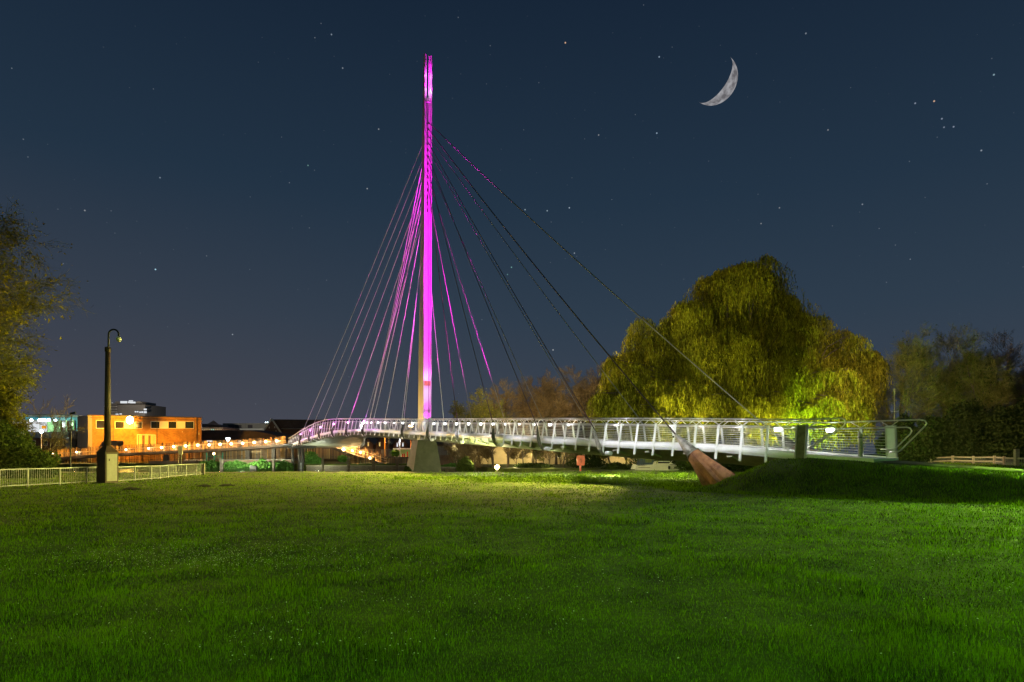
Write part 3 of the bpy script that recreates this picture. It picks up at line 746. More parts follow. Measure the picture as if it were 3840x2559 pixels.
# daisies
n = 3200
yy = HOR + 120*(800/120)**rng.uniform(0,1,n); D = 1.6*F/(yy-HOR); X = rng.uniform(-2000,2000,n)/F*D
k = (vnoise(X, D, 1.6, 21)*vnoise(X, D, .45, 22)) > .36; k |= rng.uniform(0,1,n) < .10
X, D = X[k], D[k]
n2 = 1500; px = rng.normal(820, 330, n2); yy = rng.normal(2085, 32, n2); D2 = 1.6*F/(yy-HOR); X = np.concatenate([X, (px-1920)/F*D2]); D = np.concatenate([D, D2])
k = (~inpath(X,D)) & (hump(X,D)[0] > 7) & (D > 4.5); X, D = X[k], D[k]; n = len(X); Z = hgt(X,D)+rng.uniform(.045,.08,n)
r_ = np.maximum(.0075, D*.00042)*rng.uniform(.6,1.1,n); C_ = np.stack([X,D,Z],1); th = rng.uniform(0,6.28,n)
V = np.empty((n*6,3))
for j in range(6): V[j::6] = C_ + np.stack([np.cos(j*1.047)*r_, np.sin(j*1.047)*r_, np.sin(j*1.047+th)*r_*.5],1)
b0 = np.arange(n)*6; Fc = np.concatenate([np.stack([b0,b0+j,b0+j+1],1) for j in (1,2,3,4)])
tag(npmesh('daisies', V, Fc, mat('daisy_petal', (.55,.55,.5), .8)), 'scattered white daisies in the lawn', 'flowers', kind='stuff')

# ------------------------------------------------------------------ trees
M['twig'] = leafmat('fine_twigs', (.075,.055,.03), (.17,.125,.06), .15, .5)
M['twigg'] = leafmat('budding_twigs', (.07,.075,.02), (.17,.17,.05), .25, .5)
M['willow'] = leafmat('willow_leaf', (.030,.034,.004), (.25,.235,.022), .35, .55)
M['bush'] = leafmat('bush_leaf', (.02,.035,.010), (.07,.10,.022), .3, .9)
M['dbush'] = leafmat('dark_evergreen_leaf', (.010,.018,.006), (.035,.05,.014), .2, .7)
def rvec(s=1.): return Vector((R.uniform(-1,1), R.uniform(-1,1), R.uniform(-1,1)))*s
def bare_tree(name, base, H, spread, label, cat='tree', seed=0, upr=.5, twm='twig', leaves=0, leafm='bush', nb=8, twl=1.0, twn=5, group=None, r0=None, droop=0., crown_w=.012, depth=3, lean=(0,0)):
    """branching tree: trunk and limbs as tapered tubes, the crown as very many fine twigs"""
    R.seed(1000+seed)
    root = thing(name, base, label, cat, group); base = Vector(base)
    tr = MB(); A, T, Wv = [], [], []; r0 = r0 or H*.018
    def twigs(p, dirn, L_):
        for _ in range(twn):
            d0 = (dirn + rvec(.75) + Vector((0,0,upr*.4-droop))).normalized(); q = p + rvec(L_*.2)
            for s_ in range(2):
                l2 = L_*twl*R.uniform(.35,.8); e_ = q + d0*l2
                side = d0.cross(rvec()).normalized()*crown_w*R.uniform(.6,1.3)
                A.append(tuple(q)); T.append(tuple(e_)); Wv.append(tuple(side)); q = q.lerp(e_, .6); d0 = (d0+rvec(.5)-Vector((0,0,droop*.4))).normalized()
    def grow(p, dirn, L_, r, lv):
        n = 5 if lv == 0 else 4; pts = [p]; rs = [r]; d0 = dirn.copy()
        for i in range(n):
            d0 = (d0 + rvec(.16+.05*lv) + Vector((0,0,.06*upr-droop*.12*lv))).normalized(); p = p + d0*L_/n; pts.append(p); rs.append(r*(1-.62*(i+1)/n))
        if lv <= 2 or r > .02: tr.tube(pts, rs, 7 if lv == 0 else (5 if lv == 1 else 3), cap=False)
        else:
            for a, b in zip(pts, pts[1:]): sd = (b-a).cross(rvec()).normalized()*max(r,.012); A.append(tuple(a)); T.append(tuple(b)); Wv.append(tuple(sd))
        if lv >= depth:
            for q in pts[1:]: twigs(q, d0, L_*.6)
            return
        m = nb if lv == 0 else max(3, nb-2)
        for i in range(m):
            f_ = R.uniform(.28 if lv == 0 else .2, 1.); k = min(int(f_*n), n-1); q = pts[k].lerp(pts[k+1], f_*n-k)
            t_ = (pts[k+1]-pts[k]).normalized(); o = t_.orthogonal().normalized(); o.rotate(Matrix.Rotation(R.uniform(0,6.283), 3, t_))
            dd = (t_*R.uniform(.35,.9) + o*R.uniform(.5,1.)*spread + Vector((0,0,upr*.35))).normalized()
            grow(q, dd, L_*R.uniform(.42,.66)*(1.15-.35*f_ if lv == 0 else 1), rs[k]*.55, lv+1)
        grow(pts[-1], d0, L_*.5, rs[-1], lv+1)
    grow(base-Vector((0,0,.15)), Vector((lean[0],lean[1],1)).normalized(), H*.62, r0, 0)
    tr.build('trunk', M['bark'], root)
    if leaves:
        P0 = np.array([T[R.randrange(len(T))] for _ in range(leaves)]); dn = rng.normal(0,.12,(leaves,3)); a_ = P0+dn; tt = a_+rng.normal(0,.10,(leaves,3)); ww = rng.normal(0,.045,(leaves,3))
        o = slivers('foliage', a_, tt, ww, M[leafm], root)
    slivers('crown', np.array(A), np.array(T), np.array(Wv), M[twm], root)
    return root
def leaf_blob(name, base, lobes, n, label, cat, m='bush', size=.13, stem=None, seed=0, group=None, asp=.4):
    """bush: many leaf faces through the volume of uneven lobes; lobes in metres relative to base"""
    rg = np.random.default_rng(500+seed); root = thing(name, base, label, cat, group); base = np.array(base)
    A = []; w_ = np.array([l[3]*l[4]*l[5] for l in lobes])**.67; w_ /= w_.sum()
    for l, k in zip(lobes, (w_*n).astype(int)):
        v = rg.normal(size=(k,3)); v /= np.linalg.norm(v,axis=1)[:,None]; rad = rg.uniform(.45,1.08,k)**.6
        lump = .78+.42*vnoise(v[:,0]*3+l[0], v[:,2]*3+l[2], .8, seed+3)
        A.append(base + np.array(l[:3]) + v*(rad*lump)[:,None]*np.array(l[3:6]))
    A = np.concatenate(A); A = A[A[:,2] > base[2]-.1]
    k = len(A); dr = rg.normal(size=(k,3)); dr[:,2] += .25; dr /= np.linalg.norm(dr,axis=1)[:,None]
    W_ = np.cross(dr, rg.normal(size=(k,3))); W_ /= np.linalg.norm(W_,axis=1)[:,None]
    s = size*rg.uniform(.5,1.4,k)[:,None]
    slivers('foliage', A, A+dr*s, W_*s*asp, M[m], root)
    st_ = MB()
    for i in range(5 if stem is None else stem):
        l = lobes[i % len(lobes)]; q = Vector(base)+Vector((R.uniform(-.2,.2),R.uniform(-.2,.2),-.05)); e_ = Vector(base)+Vector(l[:3])+rvec(.2)
        st_.tube([q, q.lerp(e_,.5)+rvec(.1), e_], [.05,.035,.015], 5)
    st_.build('stem', M['bark'], root)
    return root

# ---- the weeping willow
Dw = 61.
wr = thing('weeping_willow', (XP(2790,Dw),Dw,.0), 'huge weeping willow with yellow-green hanging branches behind the bridge', 'tree')
lob = [(2880,1020,95,65,0),(2770,1030,90,60,0),(2660,1090,90,60,0),(2830,1160,200,200,0),(2680,1180,160,165,-1),(2440,1320,120,145,1),(2560,1260,120,150,1),(3000,1240,125,150,1),(3150,1330,110,125,0),(3255,1370,52,80,1),
       (2290,1520,62,90,-2),(2350,1400,75,125,0),(2640,1400,110,90,-4),(2840,1330,115,110,-4.5),(2480,1470,110,90,-4),(2760,1490,110,80,-5),(2960,1430,110,100,-4),(3130,1440,110,100,-3),
       (3080,1510,90,70,-5),(2590,1540,100,60,-5.5),(3190,1500,70,90,-1),(2900,1180,120,160,3),(2720,1290,130,120,-2),(2850,1230,130,110,-2),(2760,1370,130,110,-3),(2600,1330,110,100,-2.5),(2980,1340,110,110,-3),(2680,1460,120,90,-3.5),(2850,1440,110,90,-3.5),(2400,1450,100,110,-2),(2420,1560,90,60,-5),(2900,1530,100,60,-5)]
RG = np.random.default_rng(3)
A_, T_, W_ = [], [], []
wt = MB(); wb = Vector((XP(2790,Dw),Dw,-.2)); fork = wb+Vector((.3,0,3.2)); wt.tube([wb, wb+Vector((.1,0,1.5)), fork], [1.0,.75,.62], 10)
sub = []
for li, (x, y, rx, ry, dz) in enumerate(lob):
    sub.append((x, y, rx*.8, ry*.8, dz, True))
    for q in range(9):
        an = R.uniform(0, 6.283); rr_ = R.uniform(.35,.95)
        sx, sy = x+math.cos(an)*rx*rr_*.8, y-math.sin(an)*ry*rr_*.8
        k = R.uniform(.20,.38); sub.append((sx, sy, max(26, rx*k), max(20, ry*k*.7), dz-R.uniform(-1.,5.)*rx/130, False))
for x, y, rx, ry, dz, main in sub:
    D = Dw+dz; c = np.array(P(x,y,D)); rr = np.array([rx/F*D, rx/F*D*.75, ry/F*D])
    # limb reaching into this lobe
    e_ = Vector(c)+Vector((0,0,rr[2]*.5)); m1 = fork.lerp(e_,.45)+Vector((R.uniform(-.5,.5),R.uniform(-.5,.5),1.2)); wt.tube([fork, m1, fork.lerp(e_,.78)+Vector((0,0,.7)), e_], [.36,.22,.12,.05] if main else [.12,.09,.05,.02], 6, cap=False)
    for q in range(5 if main else 1):
        e2 = Vector(c)+Vector((R.uniform(-.8,.8)*rr[0], R.uniform(-.8,.8)*rr[1], rr[2]*R.uniform(.3,.85))); wt.tube([m1.lerp(e_,.4), m1.lerp(e2,.6)+Vector((0,0,.6)), e2], [.1,.06,.02], 4, cap=False)
    ns = int(rr[0]*rr[2]*14)+30 if main else int(rr[0]*rr[2]*105)+50
    v = RG.normal(size=(ns,3)); v[:,2] = np.abs(v[:,2])*1.2-.15; v /= np.linalg.norm(v,axis=1)[:,None]
    rad = RG.uniform(.55,1.04,ns)**.7; cl = (.82+.36*vnoise(v[:,0]*4+x, v[:,1]*4+y, .7, 3))
    p0 = c + v*(rad*cl)[:,None]*rr
    # strands: arch outwards, then hang
    Ls = np.clip(RG.normal(3.2,1.2,ns),.8,6.5) if main else np.clip(RG.normal(2.1+.5*rr[2],.8,ns),.5,4.5); zmin = .7+RG.uniform(0,1.2,ns)
    Ls = np.minimum(Ls, np.maximum(p0[:,2]-zmin,.4))
    out = v.copy(); out[:,2] = 0; swx = RG.normal(0,.10,ns)
    for i in range(ns):
        L_ = Ls[i]; nseg = max(3, int(L_/.20)); f_ = (np.arange(nseg)+RG.uniform(0,1,nseg))/nseg
        arch = np.minimum(f_*L_,.7)/.7
        Px = p0[i,0]+out[i,0]*arch*.5+swx[i]*f_*L_; Py = p0[i,1]+out[i,1]*arch*.5; Pz = p0[i,2]-f_*L_+.22*np.sin(np.minimum(arch,1)*1.57)
        a = np.stack([Px,Py,Pz],1)+RG.normal(0,.045,(nseg,3)); ln = RG.uniform(.22,.42,nseg)
        t_ = a + np.stack([RG.normal(0,.07,nseg), RG.normal(0,.07,nseg), -ln],1)
        th = RG.uniform(0,3.14,nseg); ww = np.stack([np.cos(th),np.sin(th),np.zeros(nseg)],1)*RG.uniform(.028,.055,nseg)[:,None]
        A_.append(a); T_.append(t_); W_.append(ww)
wt.build('trunk', M['bark'], wr)
slivers('crown', np.concatenate(A_), np.concatenate(T_), np.concatenate(W_), M['willow'], wr)

# ---- other trees and thickets
def gz(x, y): return float(hgt(x, y))
def T(name, px, D, topy, label, **kw):
    x = XP(px, D); z = gz(x, D); H = ZP(topy, D)-z; return bare_tree(name, (x, D, z), H, label=label, **kw)
T('bare_tree', -210, 41, 860, 'tall drooping tree rising behind the grey railing, its top near the picture edge', spread=.5, seed=1, twm='twigg', nb=10, twl=1.1, twn=7, droop=.35, leaves=15000, leafm='willow', crown_w=.011)
T('bare_tree', -110, 44, 1150, 'second drooping tree close behind the tall one at the railing', spread=.62, seed=2, twm='twigg', nb=9, twl=1.0, twn=6, droop=.3, leaves=9000, leafm='willow')
T('young_tree', 30, 46, 1440, 'small yellow-lit tree below the tall drooping tree', spread=.7, seed=3, twm='twigg', nb=8, twn=6, leaves=9000, leafm='willow', droop=.3)
leaf_blob('shrub', (XP(60,42),42,0), [(-1.2,0,1.5,2.4,2,1.6),(.6,0,.9,1.9,1.6,1.1),(-3,0,2.4,2.2,2,2.0),(1.5,.3,.5,.9,.9,.7),(-1.6,0,2.7,1.3,1.2,1.0)], 26000, 'dense dark shrub behind the railing, under the drooping trees', 'shrub', size=.16, seed=4)
T('bare_shrub', 170, 45, 1500, 'thin leafless shrub reaching out beside the dense dark shrub', spread=1.0, seed=5, nb=7, twn=4, depth=2, r0=.06)
for i, (px, top, D, lb) in enumerate(((1800,1505,92,'low rounded bare bush at the start of the tree line'),(1905,1462,94,'reddish-brown bare tree rising from the rounded bushes'),(2000,1440,97,'bare grey tree with upright limbs behind the bridge cables'),
      (2085,1425,95,'bare slender tree between the brown tree and the willow'),(2175,1390,98,'tallest bare tree of the row before the willow'),(2245,1410,94,'bare tree touching the edge of the willow'),(1850,1490,88,'tan bare bush in front of the brown tree'),(2130,1500,88,'smaller bare tree below the tallest of the row'))):
    T('bare_tree', px, D, top, lb, spread=.75, seed=20+i, nb=8, twn=7, twl=.9, group='bare trees along the far bank', twm='twigg' if i in (0,6) else 'twig', crown_w=.017, leaves=2500 if i in (0,6) else 0, leafm='willow')
for i, (px, top, D, lb) in enumerate(((3405,1275,66,'yellowish budding tree beside the willow'),(3530,1290,70,'tall loose tree between the budding tree and the dark evergreens'),(3640,1330,64,'olive tree in front of the crown of the bare oak'),
      (3745,1255,74,'bare oak with a spreading dark crown above the thicket'),(3860,1330,66,'reddish bare tree beside the oak'))):
    T('bare_tree', px, D, top, lb, spread=.85, seed=40+i, nb=9, twn=6 if i != 3 else 4, twl=.95, group='trees beyond the timber fence', twm='twigg' if i in (0,1,2) else 'twig', crown_w=.014, leaves=0 if i > 2 else 1800, leafm='bush')
for i, (px, top, D, w_, lb) in enumerate(((3500,1560,58,3.0,'dark bush below the budding tree'),(3620,1500,56,3.8,'broad dark evergreen bush in the middle of the thicket'),(3760,1520,54,3.8,'dark evergreen bush under the bare oak'),(3880,1470,57,4.2,'dark evergreen bush under the reddish tree'),(3390,1560,60,2.4,'small dark bush beside the end of the bridge rail'))):
    x = XP(px,D); z = gz(x,D); hh = ZP(top,D)-z
    leaf_blob('evergreen_bush', (x,D,z), [(0,0,hh*.5,w_*.45,w_*.4,hh*.5),(-w_*.5,.6,hh*.35,w_*.42,w_*.4,hh*.36),(w_*.55,-.4,hh*.3,w_*.4,w_*.4,hh*.30),(.3,-.8,hh*.2,w_*.7,w_*.4,hh*.22),(-w_*.2,-.6,hh*.62,w_*.25,w_*.3,hh*.22),(w_*.3,.5,hh*.7,w_*.22,w_*.3,hh*.25)], 15000, lb, 'bush', 'dbush', .2, seed=60+i, group='dark bushes beyond the timber fence')
for i, (px, D, hh, lb) in enumerate(((1712,76,3.2,'tangled brown bramble beside the garden hut'),(1770,77,3.6,'brown thorn bush between the hut and the ground lamp'),(1830,79,3.0,'thin brown scrub just above the ground lamp'),(1935,80,2.6,'twiggy scrub glowing in front of the cream wall'),(2040,78,3.4,'olive scrub behind the slim trees'),(2100,77,3.6,'dense olive scrub left of the lifebuoy box'),(2160,78,3.6,'olive scrub behind the lifebuoy box'),(2235,80,3.0,'thin scrub right of the lifebuoy box'))):
    x = XP(px,D); bare_tree('scrub_bush', (x,D,-.1), hh*1.2, spread=1.0, label=lb, cat='bush', seed=200+i, nb=9, twn=14, depth=2, r0=.05, twl=1.1, crown_w=.016, twm='twigg' if i > 3 else 'twig', group='scrub along the water', leaves=0 if i < 5 else 900, leafm='bush')
# thicket behind the lifebuoy box: slim multi-stem trees in front of a lit wall
for i, (px, top, D, lb) in enumerate(((1725,1640,73,'bare bush beside the concrete pier'),(1790,1630,74,'thorny bare bush behind the bright ground lamp'),(1850,1600,75,'slim bare tree above the ground lamp'),(1905,1590,75,'dark forked tree with thick crossing branches'),
      (1960,1600,74,'slim tree with two dark stems before the lit wall'),(2010,1590,76,'bare tree with pale twigs under the bridge'),(2060,1610,74,'small dark tree next to the twiggy one'),(2110,1600,75,'straight stemmed tree beside the red lifebuoy box'),(2215,1600,75,'bare stems just beyond the red lifebuoy box'),
      (2290,1610,76,'group of straight bare stems before the cream wall'),(2345,1600,75,'leaning bare stem near the boat canopy'))):
    T('slim_tree', px, D, top, lb, spread=.75, seed=70+i, nb=7, twn=5, depth=3, r0=.10, twl=.8, group='slim trees along the water under the bridge', crown_w=.012, lean=(R.uniform(-.2,.2),0))
for i, (px, D, hh, w_, m, lb) in enumerate(((1745,70.5,1.8,1.0,'bush','round green bush at the water edge beside the ground lamp'),(2200,72,1.6,2.2,'dbush','low ivy mound behind the red lifebuoy box'),(2000,72.5,.6,2.2,'dbush','low dark ivy beneath the slim trees'),
      (2310,68,1.3,1.6,'bush','leafy bramble before the stern of the boat'),(2600,62.5,1.5,1.8,'bush','bramble over the bow of the boat'),(2780,58,1.4,3.0,'dbush','low dark bush beyond the steel anchor'),(2880,60,1.2,2.4,'dbush','low dark bush beneath the bridge end'),(2450,70,2.2,3.0,'bush','hanging greenery above the boat cabin'),(2960,66,2.4,3,'bush','leafy undergrowth below the willow'))):
    x = XP(px,D); z = max(gz(x,D),-.6) if px < 2500 else gz(x,D); z = max(z,-.5)
    leaf_blob('bush', (x,D,z), [(0,0,hh*.45,w_*.8,w_*.6,hh*.5),(-w_*.5,0,hh*.3,w_*.5,w_*.4,hh*.32),(w_*.5,0,hh*.35,w_*.5,w_*.4,hh*.34)], 5000, lb, 'bush', m, .13, seed=90+i)

# ------------------------------------------------------------------ grey railing along the lawn
FP = [(-60,25.5),(0,29),(128,30.8),(283,33),(372,34.8),(440,35.6),(560,38.5),(660,44),(762,48.5)]
rw = [Vector((XP(x,d_),d_,0)) for x, d_ in FP]
rl = thing('metal_railing', rw[1], 'grey metal railing of thin upright bars along the lawn either side of the camera cabinet', 'railing')
def railpt(s):
    for a, b in zip(rw, rw[1:]):
        L_ = (b-a).length
        if s <= L_: q = a.lerp(b, s/L_); break
        s -= L_
    else: q = rw[-1].copy()
    q.z = gz(q.x, q.y); return q
TL = sum((b-a).length for a, b in zip(rw, rw[1:])); HR = .86
tp = [railpt(TL*i/60)+Vector((0,0,HR)) for i in range(61)]; bt = [q-Vector((0,0,HR-.10)) for q in tp]
d = MB()
for a, b in zip(tp, tp[1:]): d.bar(a, b, .05, .05, (0,0,1))
d.build('top_rail', M['rail'], rl)
d = MB()
for a, b in zip(bt, bt[1:]): d.bar(a, b, .035, .035, (0,0,1))
d.build('bottom_rail', M['rail'], rl)
d = MB(); k = 0.; 
while k < TL:
    q = railpt(k); d.bar(q+Vector((0,0,.1)), q+Vector((0,0,HR-.02)), .016, .016, (1,0,0)); k += .115
o = d.build('railing_bars', M['rail'], rl); o['kind'] = 'stuff'
k = .4
while k < TL:
    q = railpt(k); MB().bar(q-Vector((0,0,.2)), q+Vector((0,0,HR+.02)), .06, .06, (1,0,0)).build('post', M['rail'], rl); k += 1.72
q = railpt(TL); MB().bar(q-Vector((0,0,.1)), q+Vector((0,0,HR+.04)), .22, .22, (1,0,0)).build('end_post', M['darkbeam'], rl)

# ---- camera column on its tapering cabinet
Dc = 34.3; cxp = XP(403,Dc); b0 = Vector((cxp,Dc,gz(cxp,Dc)))
cc = thing('camera_mast', b0, 'dark pole with a crook top and dome camera standing on a brown cabinet', 'camera pole')
ca = math.radians(-28)
def rot(x, y): return Vector((x*math.cos(ca)-y*math.sin(ca), x*math.sin(ca)+y*math.cos(ca), 0))
d = MB(); rings = []
for h, wv in ((0,.46),(.06,.46),(.061,.40),(1.62,.40),(1.66,.41),(2.02,.13),(2.04,.10)):
    rings.append([b0+rot(sx*wv, sy*wv*.85)+Vector((0,0,h)) for sx, sy in ((-1,-1),(1,-1),(1,1),(-1,1))])
loft(d, rings); cab = d.build('cabinet', M['cabin'], cc)
d = MB(); d.obox(b0+rot(.41,0)+Vector((0,0,.84)), rot(.012,0), rot(0,.27), Vector((0,0,.72))); d.build('cabinet_door', M['cabdoor'], cab)
d = MB(); d.obox(b0+rot(.427,-.15)+Vector((0,0,1.25)), rot(.01,0), rot(0,.02), Vector((0,0,.06))); d.build('handle', M['blackm'], cab)
d = MB(); d.box((b0.x-.6,b0.y-.55,b0.z-.1),(b0.x+.75,b0.y+.6,b0.z+.035)); d.build('plinth', M['conc'], cc)
tpz = ZP(1302,Dc); MB().tube([b0+Vector((0,0,2.0)), Vector((b0.x+.02,b0.y,tpz))], [.17,.12], 14).tube([Vector((b0.x+.02,b0.y,tpz-.25)), Vector((b0.x+.02,b0.y,tpz-.02))], .15, 14).build('pole', M['cabin'], cc, smooth=True)
cr_ = [Vector((b0.x+.05,b0.y,tpz-.1)), Vector((b0.x+.06,b0.y,ZP(1258,Dc)))] + [Vector((b0.x+.06+.27-.27*math.cos(a_), b0.y, ZP(1255,Dc)+.27*math.sin(a_))) for a_ in [math.pi*i/10 for i in range(11)]] + [Vector((b0.x+.60,b0.y,ZP(1262,Dc)))]
MB().tube(cr_, .045, 10).build('crook', M['blackm'], cc, smooth=True)
q = Vector((b0.x+.60,b0.y,ZP(1270,Dc)))
dm = MB().lathe(q, [(.03,.10),(.09,.07),(.125,0),(.125,-.05),(.10,-.11),(.02,-.12)], 16).build('dome_camera', mat('camera_shell',(.5,.5,.48),.5), cc, smooth=True)
MB().sphere(q-Vector((0,0,.12)), .075, 12, 8).build('lens_dome', mat('smoked_dome',(.25,.2,.13),.1), dm, smooth=True)
# molehills
for i, (x, y) in enumerate(((490,1841),(848,1824),(765,1828))):
    D = 1.6*F/(y-HOR); d = MB(); xx = XP(x,D); zz = gz(xx,D)
    rings = [[Vector((xx+math.cos(q)*r*(1+.25*math.sin(3*q+i)), D+math.sin(q)*r, zz+h)) for q in [6.283*k/14 for k in range(14)]] for r, h in ((.42,-.03),(.3,.05),(.16,.10),(.04,.115))]
    loft(d, rings); tag(d.build('molehill', mat('dark_soil',(.025,.022,.012),.95,var=.4,scale=12,bump=.6), smooth=True), ['small dark molehill on the lawn beside the camera cabinet','flat dark molehill in front of the access ramp','tiny dark molehill between the two bigger ones'][i], 'molehill', 'molehills on the lawn')

# ------------------------------------------------------------------ access ramp with lit handrail, on the town bank
def hpt(x, y, D): return P(x, y, D)
RD = lambda x: 112-8*(x-190)/(1065-190)
rampx = [-40,190,330,480,640,800,930,1066]; rampy = [1742,1727,1716,1708,1700,1693,1685,1675]; railY = [1712,1702,1694,1684,1675,1666,1660,1653]
rp_ = thing('access_ramp', (XP(620,108),108,0), 'long dark ramp with glowing handrail lamps climbing to the far end of the bridge', 'ramp')
def ry_(x): return float(np.interp(x, rampx, rampy))
def rr_(x): return float(np.interp(x, rampx, railY))
NX = 36; sx_ = [-40+(1072+40)*i/NX for i in range(NX+1)]
d = MB(); top = [P(x, ry_(x)-9, RD(x)) for x in sx_]
loft(d, [[q, q+Vector((.1,3,0)), q+Vector((.1,3,-.42)), q+Vector((0,0,-.42))] for q in top]); d.build('beam', M['darkbeam'], rp_)
d = MB(); loft(d, [[q+Vector((0,-.03,.03)), q+Vector((0,.1,.03)), q+Vector((0,.1,-.04)), q+Vector((0,-.03,-.04))] for q in top]); d.build('kerb', M['galv'], rp_)
MB().tube([P(x, rr_(x), RD(x)) for x in sx_], .04, 6).build('handrail', M['steel'], rp_)
d = MB()
for f_ in (.25,.5,.75): d.tube([P(x, rr_(x)*(1-f_)+(ry_(x)-9)*f_, RD(x)) for x in sx_], .014, 3)
d.build('infill_wire', M['steel'], rp_)
x = 0
for x in range(10, 1066, 33): q0 = P(x, ry_(x)-9, RD(x)); MB().bar(q0, P(x, rr_(x), RD(x)), .05, .05, (1,0,0)).build('rail_post', M['darkbeam'], rp_)
lampx = [(287,1696),(380,1690),(472,1687),(557,1682),(606,1679),(651,1676),(696,1673),(741,1670),(784,1669),(825,1667),(867,1665),(910,1663),(953,1660),(996,1657),(1037,1654),(195,1702)]
for i, (x, y) in enumerate(lampx):
    q = P(x, y, RD(x)-.12); s = .15 if i not in (1,) else .1
    if i > 3: s = .19
    MB().sphere(q, s, 10, 7).build('handrail_lamp', E['warm'], rp_)
    light('POINT', 'ramp_lamp_light', q+Vector((0,1.7,-.1)), 480, (1,.50,.08), .1, rp_)
    light('POINT', 'ramp_lamp_light', q+Vector((0,-.45,-.02)), 110, (1,.60,.24), .1, rp_)
for x, w_, y1 in ((622,.75,1790),(928,.6,1775),(225,.6,1790),(1025,.5,1775)):
    D = RD(x)+.8; yb = ry_(x)
    MB().box((XP(x,D)-w_/2, D, -1.2),(XP(x,D)+w_/2, D+.6, ZP(yb-2,D)-.25)).build('column', M['darkbeam'], rp_)

def slats(name, xs_, topf, botf, D0, label, group=None, step=.16, w_=.085, m='slat', jit=.35, post=2.6, cat='fence', Df=None):
    """irregular upright slats on rails, following a top and a bottom line"""
    Df = Df or (lambda x: D0); o_ = thing(name, (XP((xs_[0]+xs_[1])/2,D0),D0,0), label, cat, group)
    d = MB(); x0 = xs_[0]; D = Df(x0); n = int((XP(xs_[1],Df(xs_[1]))-XP(x0,D))/step)
    for i in range(n):
        px = x0+(xs_[1]-x0)*(i+.5)/n; D = Df(px)
        if R.random() < .07: continue
        zt_ = ZP(topf(px),D)+R.uniform(-jit,jit)*.6; zb_ = ZP(botf(px),D); xx = XP(px,D)+R.uniform(-.02,.02); ww = w_*R.uniform(.6,1.1); tl = R.uniform(-.03,.03)
        d.bar((xx,D+R.uniform(-.02,.02),zb_), (xx+tl,D,zt_), ww, .03, (1,0,0))
    d.build('slatted_screen', M[m], o_)
    for f_ in (.22,.8):
        d = MB(); k = 12; pp = [P(xs_[0]+(xs_[1]-xs_[0])*i/k, topf(xs_[0]+(xs_[1]-xs_[0])*i/k)*(1-f_)+botf(xs_[0]+(xs_[1]-xs_[0])*i/k)*f_, Df(xs_[0]+(xs_[1]-xs_[0])*i/k)+.08) for i in range(k+1)]
        for a, b in zip(pp, pp[1:]): d.bar(a, b, .1, .05, (0,0,1))
        d.build('rail', M['darkbeam'], o_)
    return o_
slats('slatted_fence', (120,690), lambda x: np.interp(x,(120,690),(1690,1662)), lambda x: 1738, 112, 'weathered slatted timber screen behind the lower half of the ramp', 'slatted timber screens', Df=lambda x: RD(x)+3.5, step=.25, w_=.17)
slats('slatted_fence', (690,1072), lambda x: np.interp(x,(690,900,1072),(1660,1652,1638)), lambda x: np.interp(x,(690,1072),(1738,1714)), 109, 'taller slatted timber screen behind the upper half of the ramp, lit orange by its lamps', 'slatted timber screens', Df=lambda x: RD(x)+3.5, step=.25, w_=.17)
slats('slatted_fence', (1050,1345), lambda x: np.interp(x,(1050,1250,1345),(1676,1672,1700)), lambda x: np.interp(x,(1050,1250,1345),(1716,1722,1738)), 111, 'rusty brown slatted screen behind the columns at the foot of the bridge', 'slatted timber screens', step=.2, w_=.13)
slats('slatted_fence', (1236,1452), lambda x: np.interp(x,(1236,1262,1330,1452),(1652,1648,1672,1716)), lambda x: np.interp(x,(1236,1330,1400,1452),(1672,1706,1722,1746)), 110, 'spiky slatted screen stepping down beside the stair', 'slatted timber screens', step=.2, jit=.8, w_=.13)
slats('slatted_fence', (1310,1400), lambda x: 1712, lambda x: 1748, 108.5, 'short gappy slatted screen under the stair landing', 'slatted timber screens', step=.2, w_=.12)
slats('slatted_fence', (1448,1530), lambda x: 1718, lambda x: 1746, 109, 'low level slatted fence between the stair foot and the concrete pier', 'slatted timber screens', step=.26, jit=.1)

# stair / second ramp descending to the right
s2 = thing('stair', (XP(1340,109),109,0), 'stair with glowing handrails descending from the bridge end towards the pier', 'stairs')
sxs = [1210,1238,1290,1330,1385,1450]; sy_ = [1672,1671,1692,1708,1722,1744]
d = MB(); loft(d, [[P(x,y,108.6), P(x,y,108.6)+Vector((0,2.4,0)), P(x,y,108.6)+Vector((0,2.4,-.5)), P(x,y,108.6)+Vector((0,0,-.5))] for x, y in zip(sxs, sy_)]); d.build('flight', M['darkbeam'], s2)
for dy, D in ((-22,108.6),(-14,108.6),(-24,111)):
    MB().tube([P(x,y+dy,D) for x, y in zip(sxs[1:], sy_[1:])], .035, 5).build('handrail', M['steel'], s2)
for x, y in ((1257,1669),(1288,1686),(1321,1691),(1352,1697),(1387,1718)):
    q = P(x,y,108.4); MB().sphere(q, .24 if x < 1300 else .17, 10, 7).build('handrail_lamp', E['warm'], s2)
    light('POINT','stair_lamp_light', q+Vector((0,1.3,0)), 700, (1,.58,.20), .1, s2)
for x in (1298,1335,1370,1403): MB().bar(P(x,1740,108.3), P(x,np.interp(x,sxs,sy_)-24,108.3), .08, .08, (1,0,0)).build('newel_post', M['darkbeam'], s2)

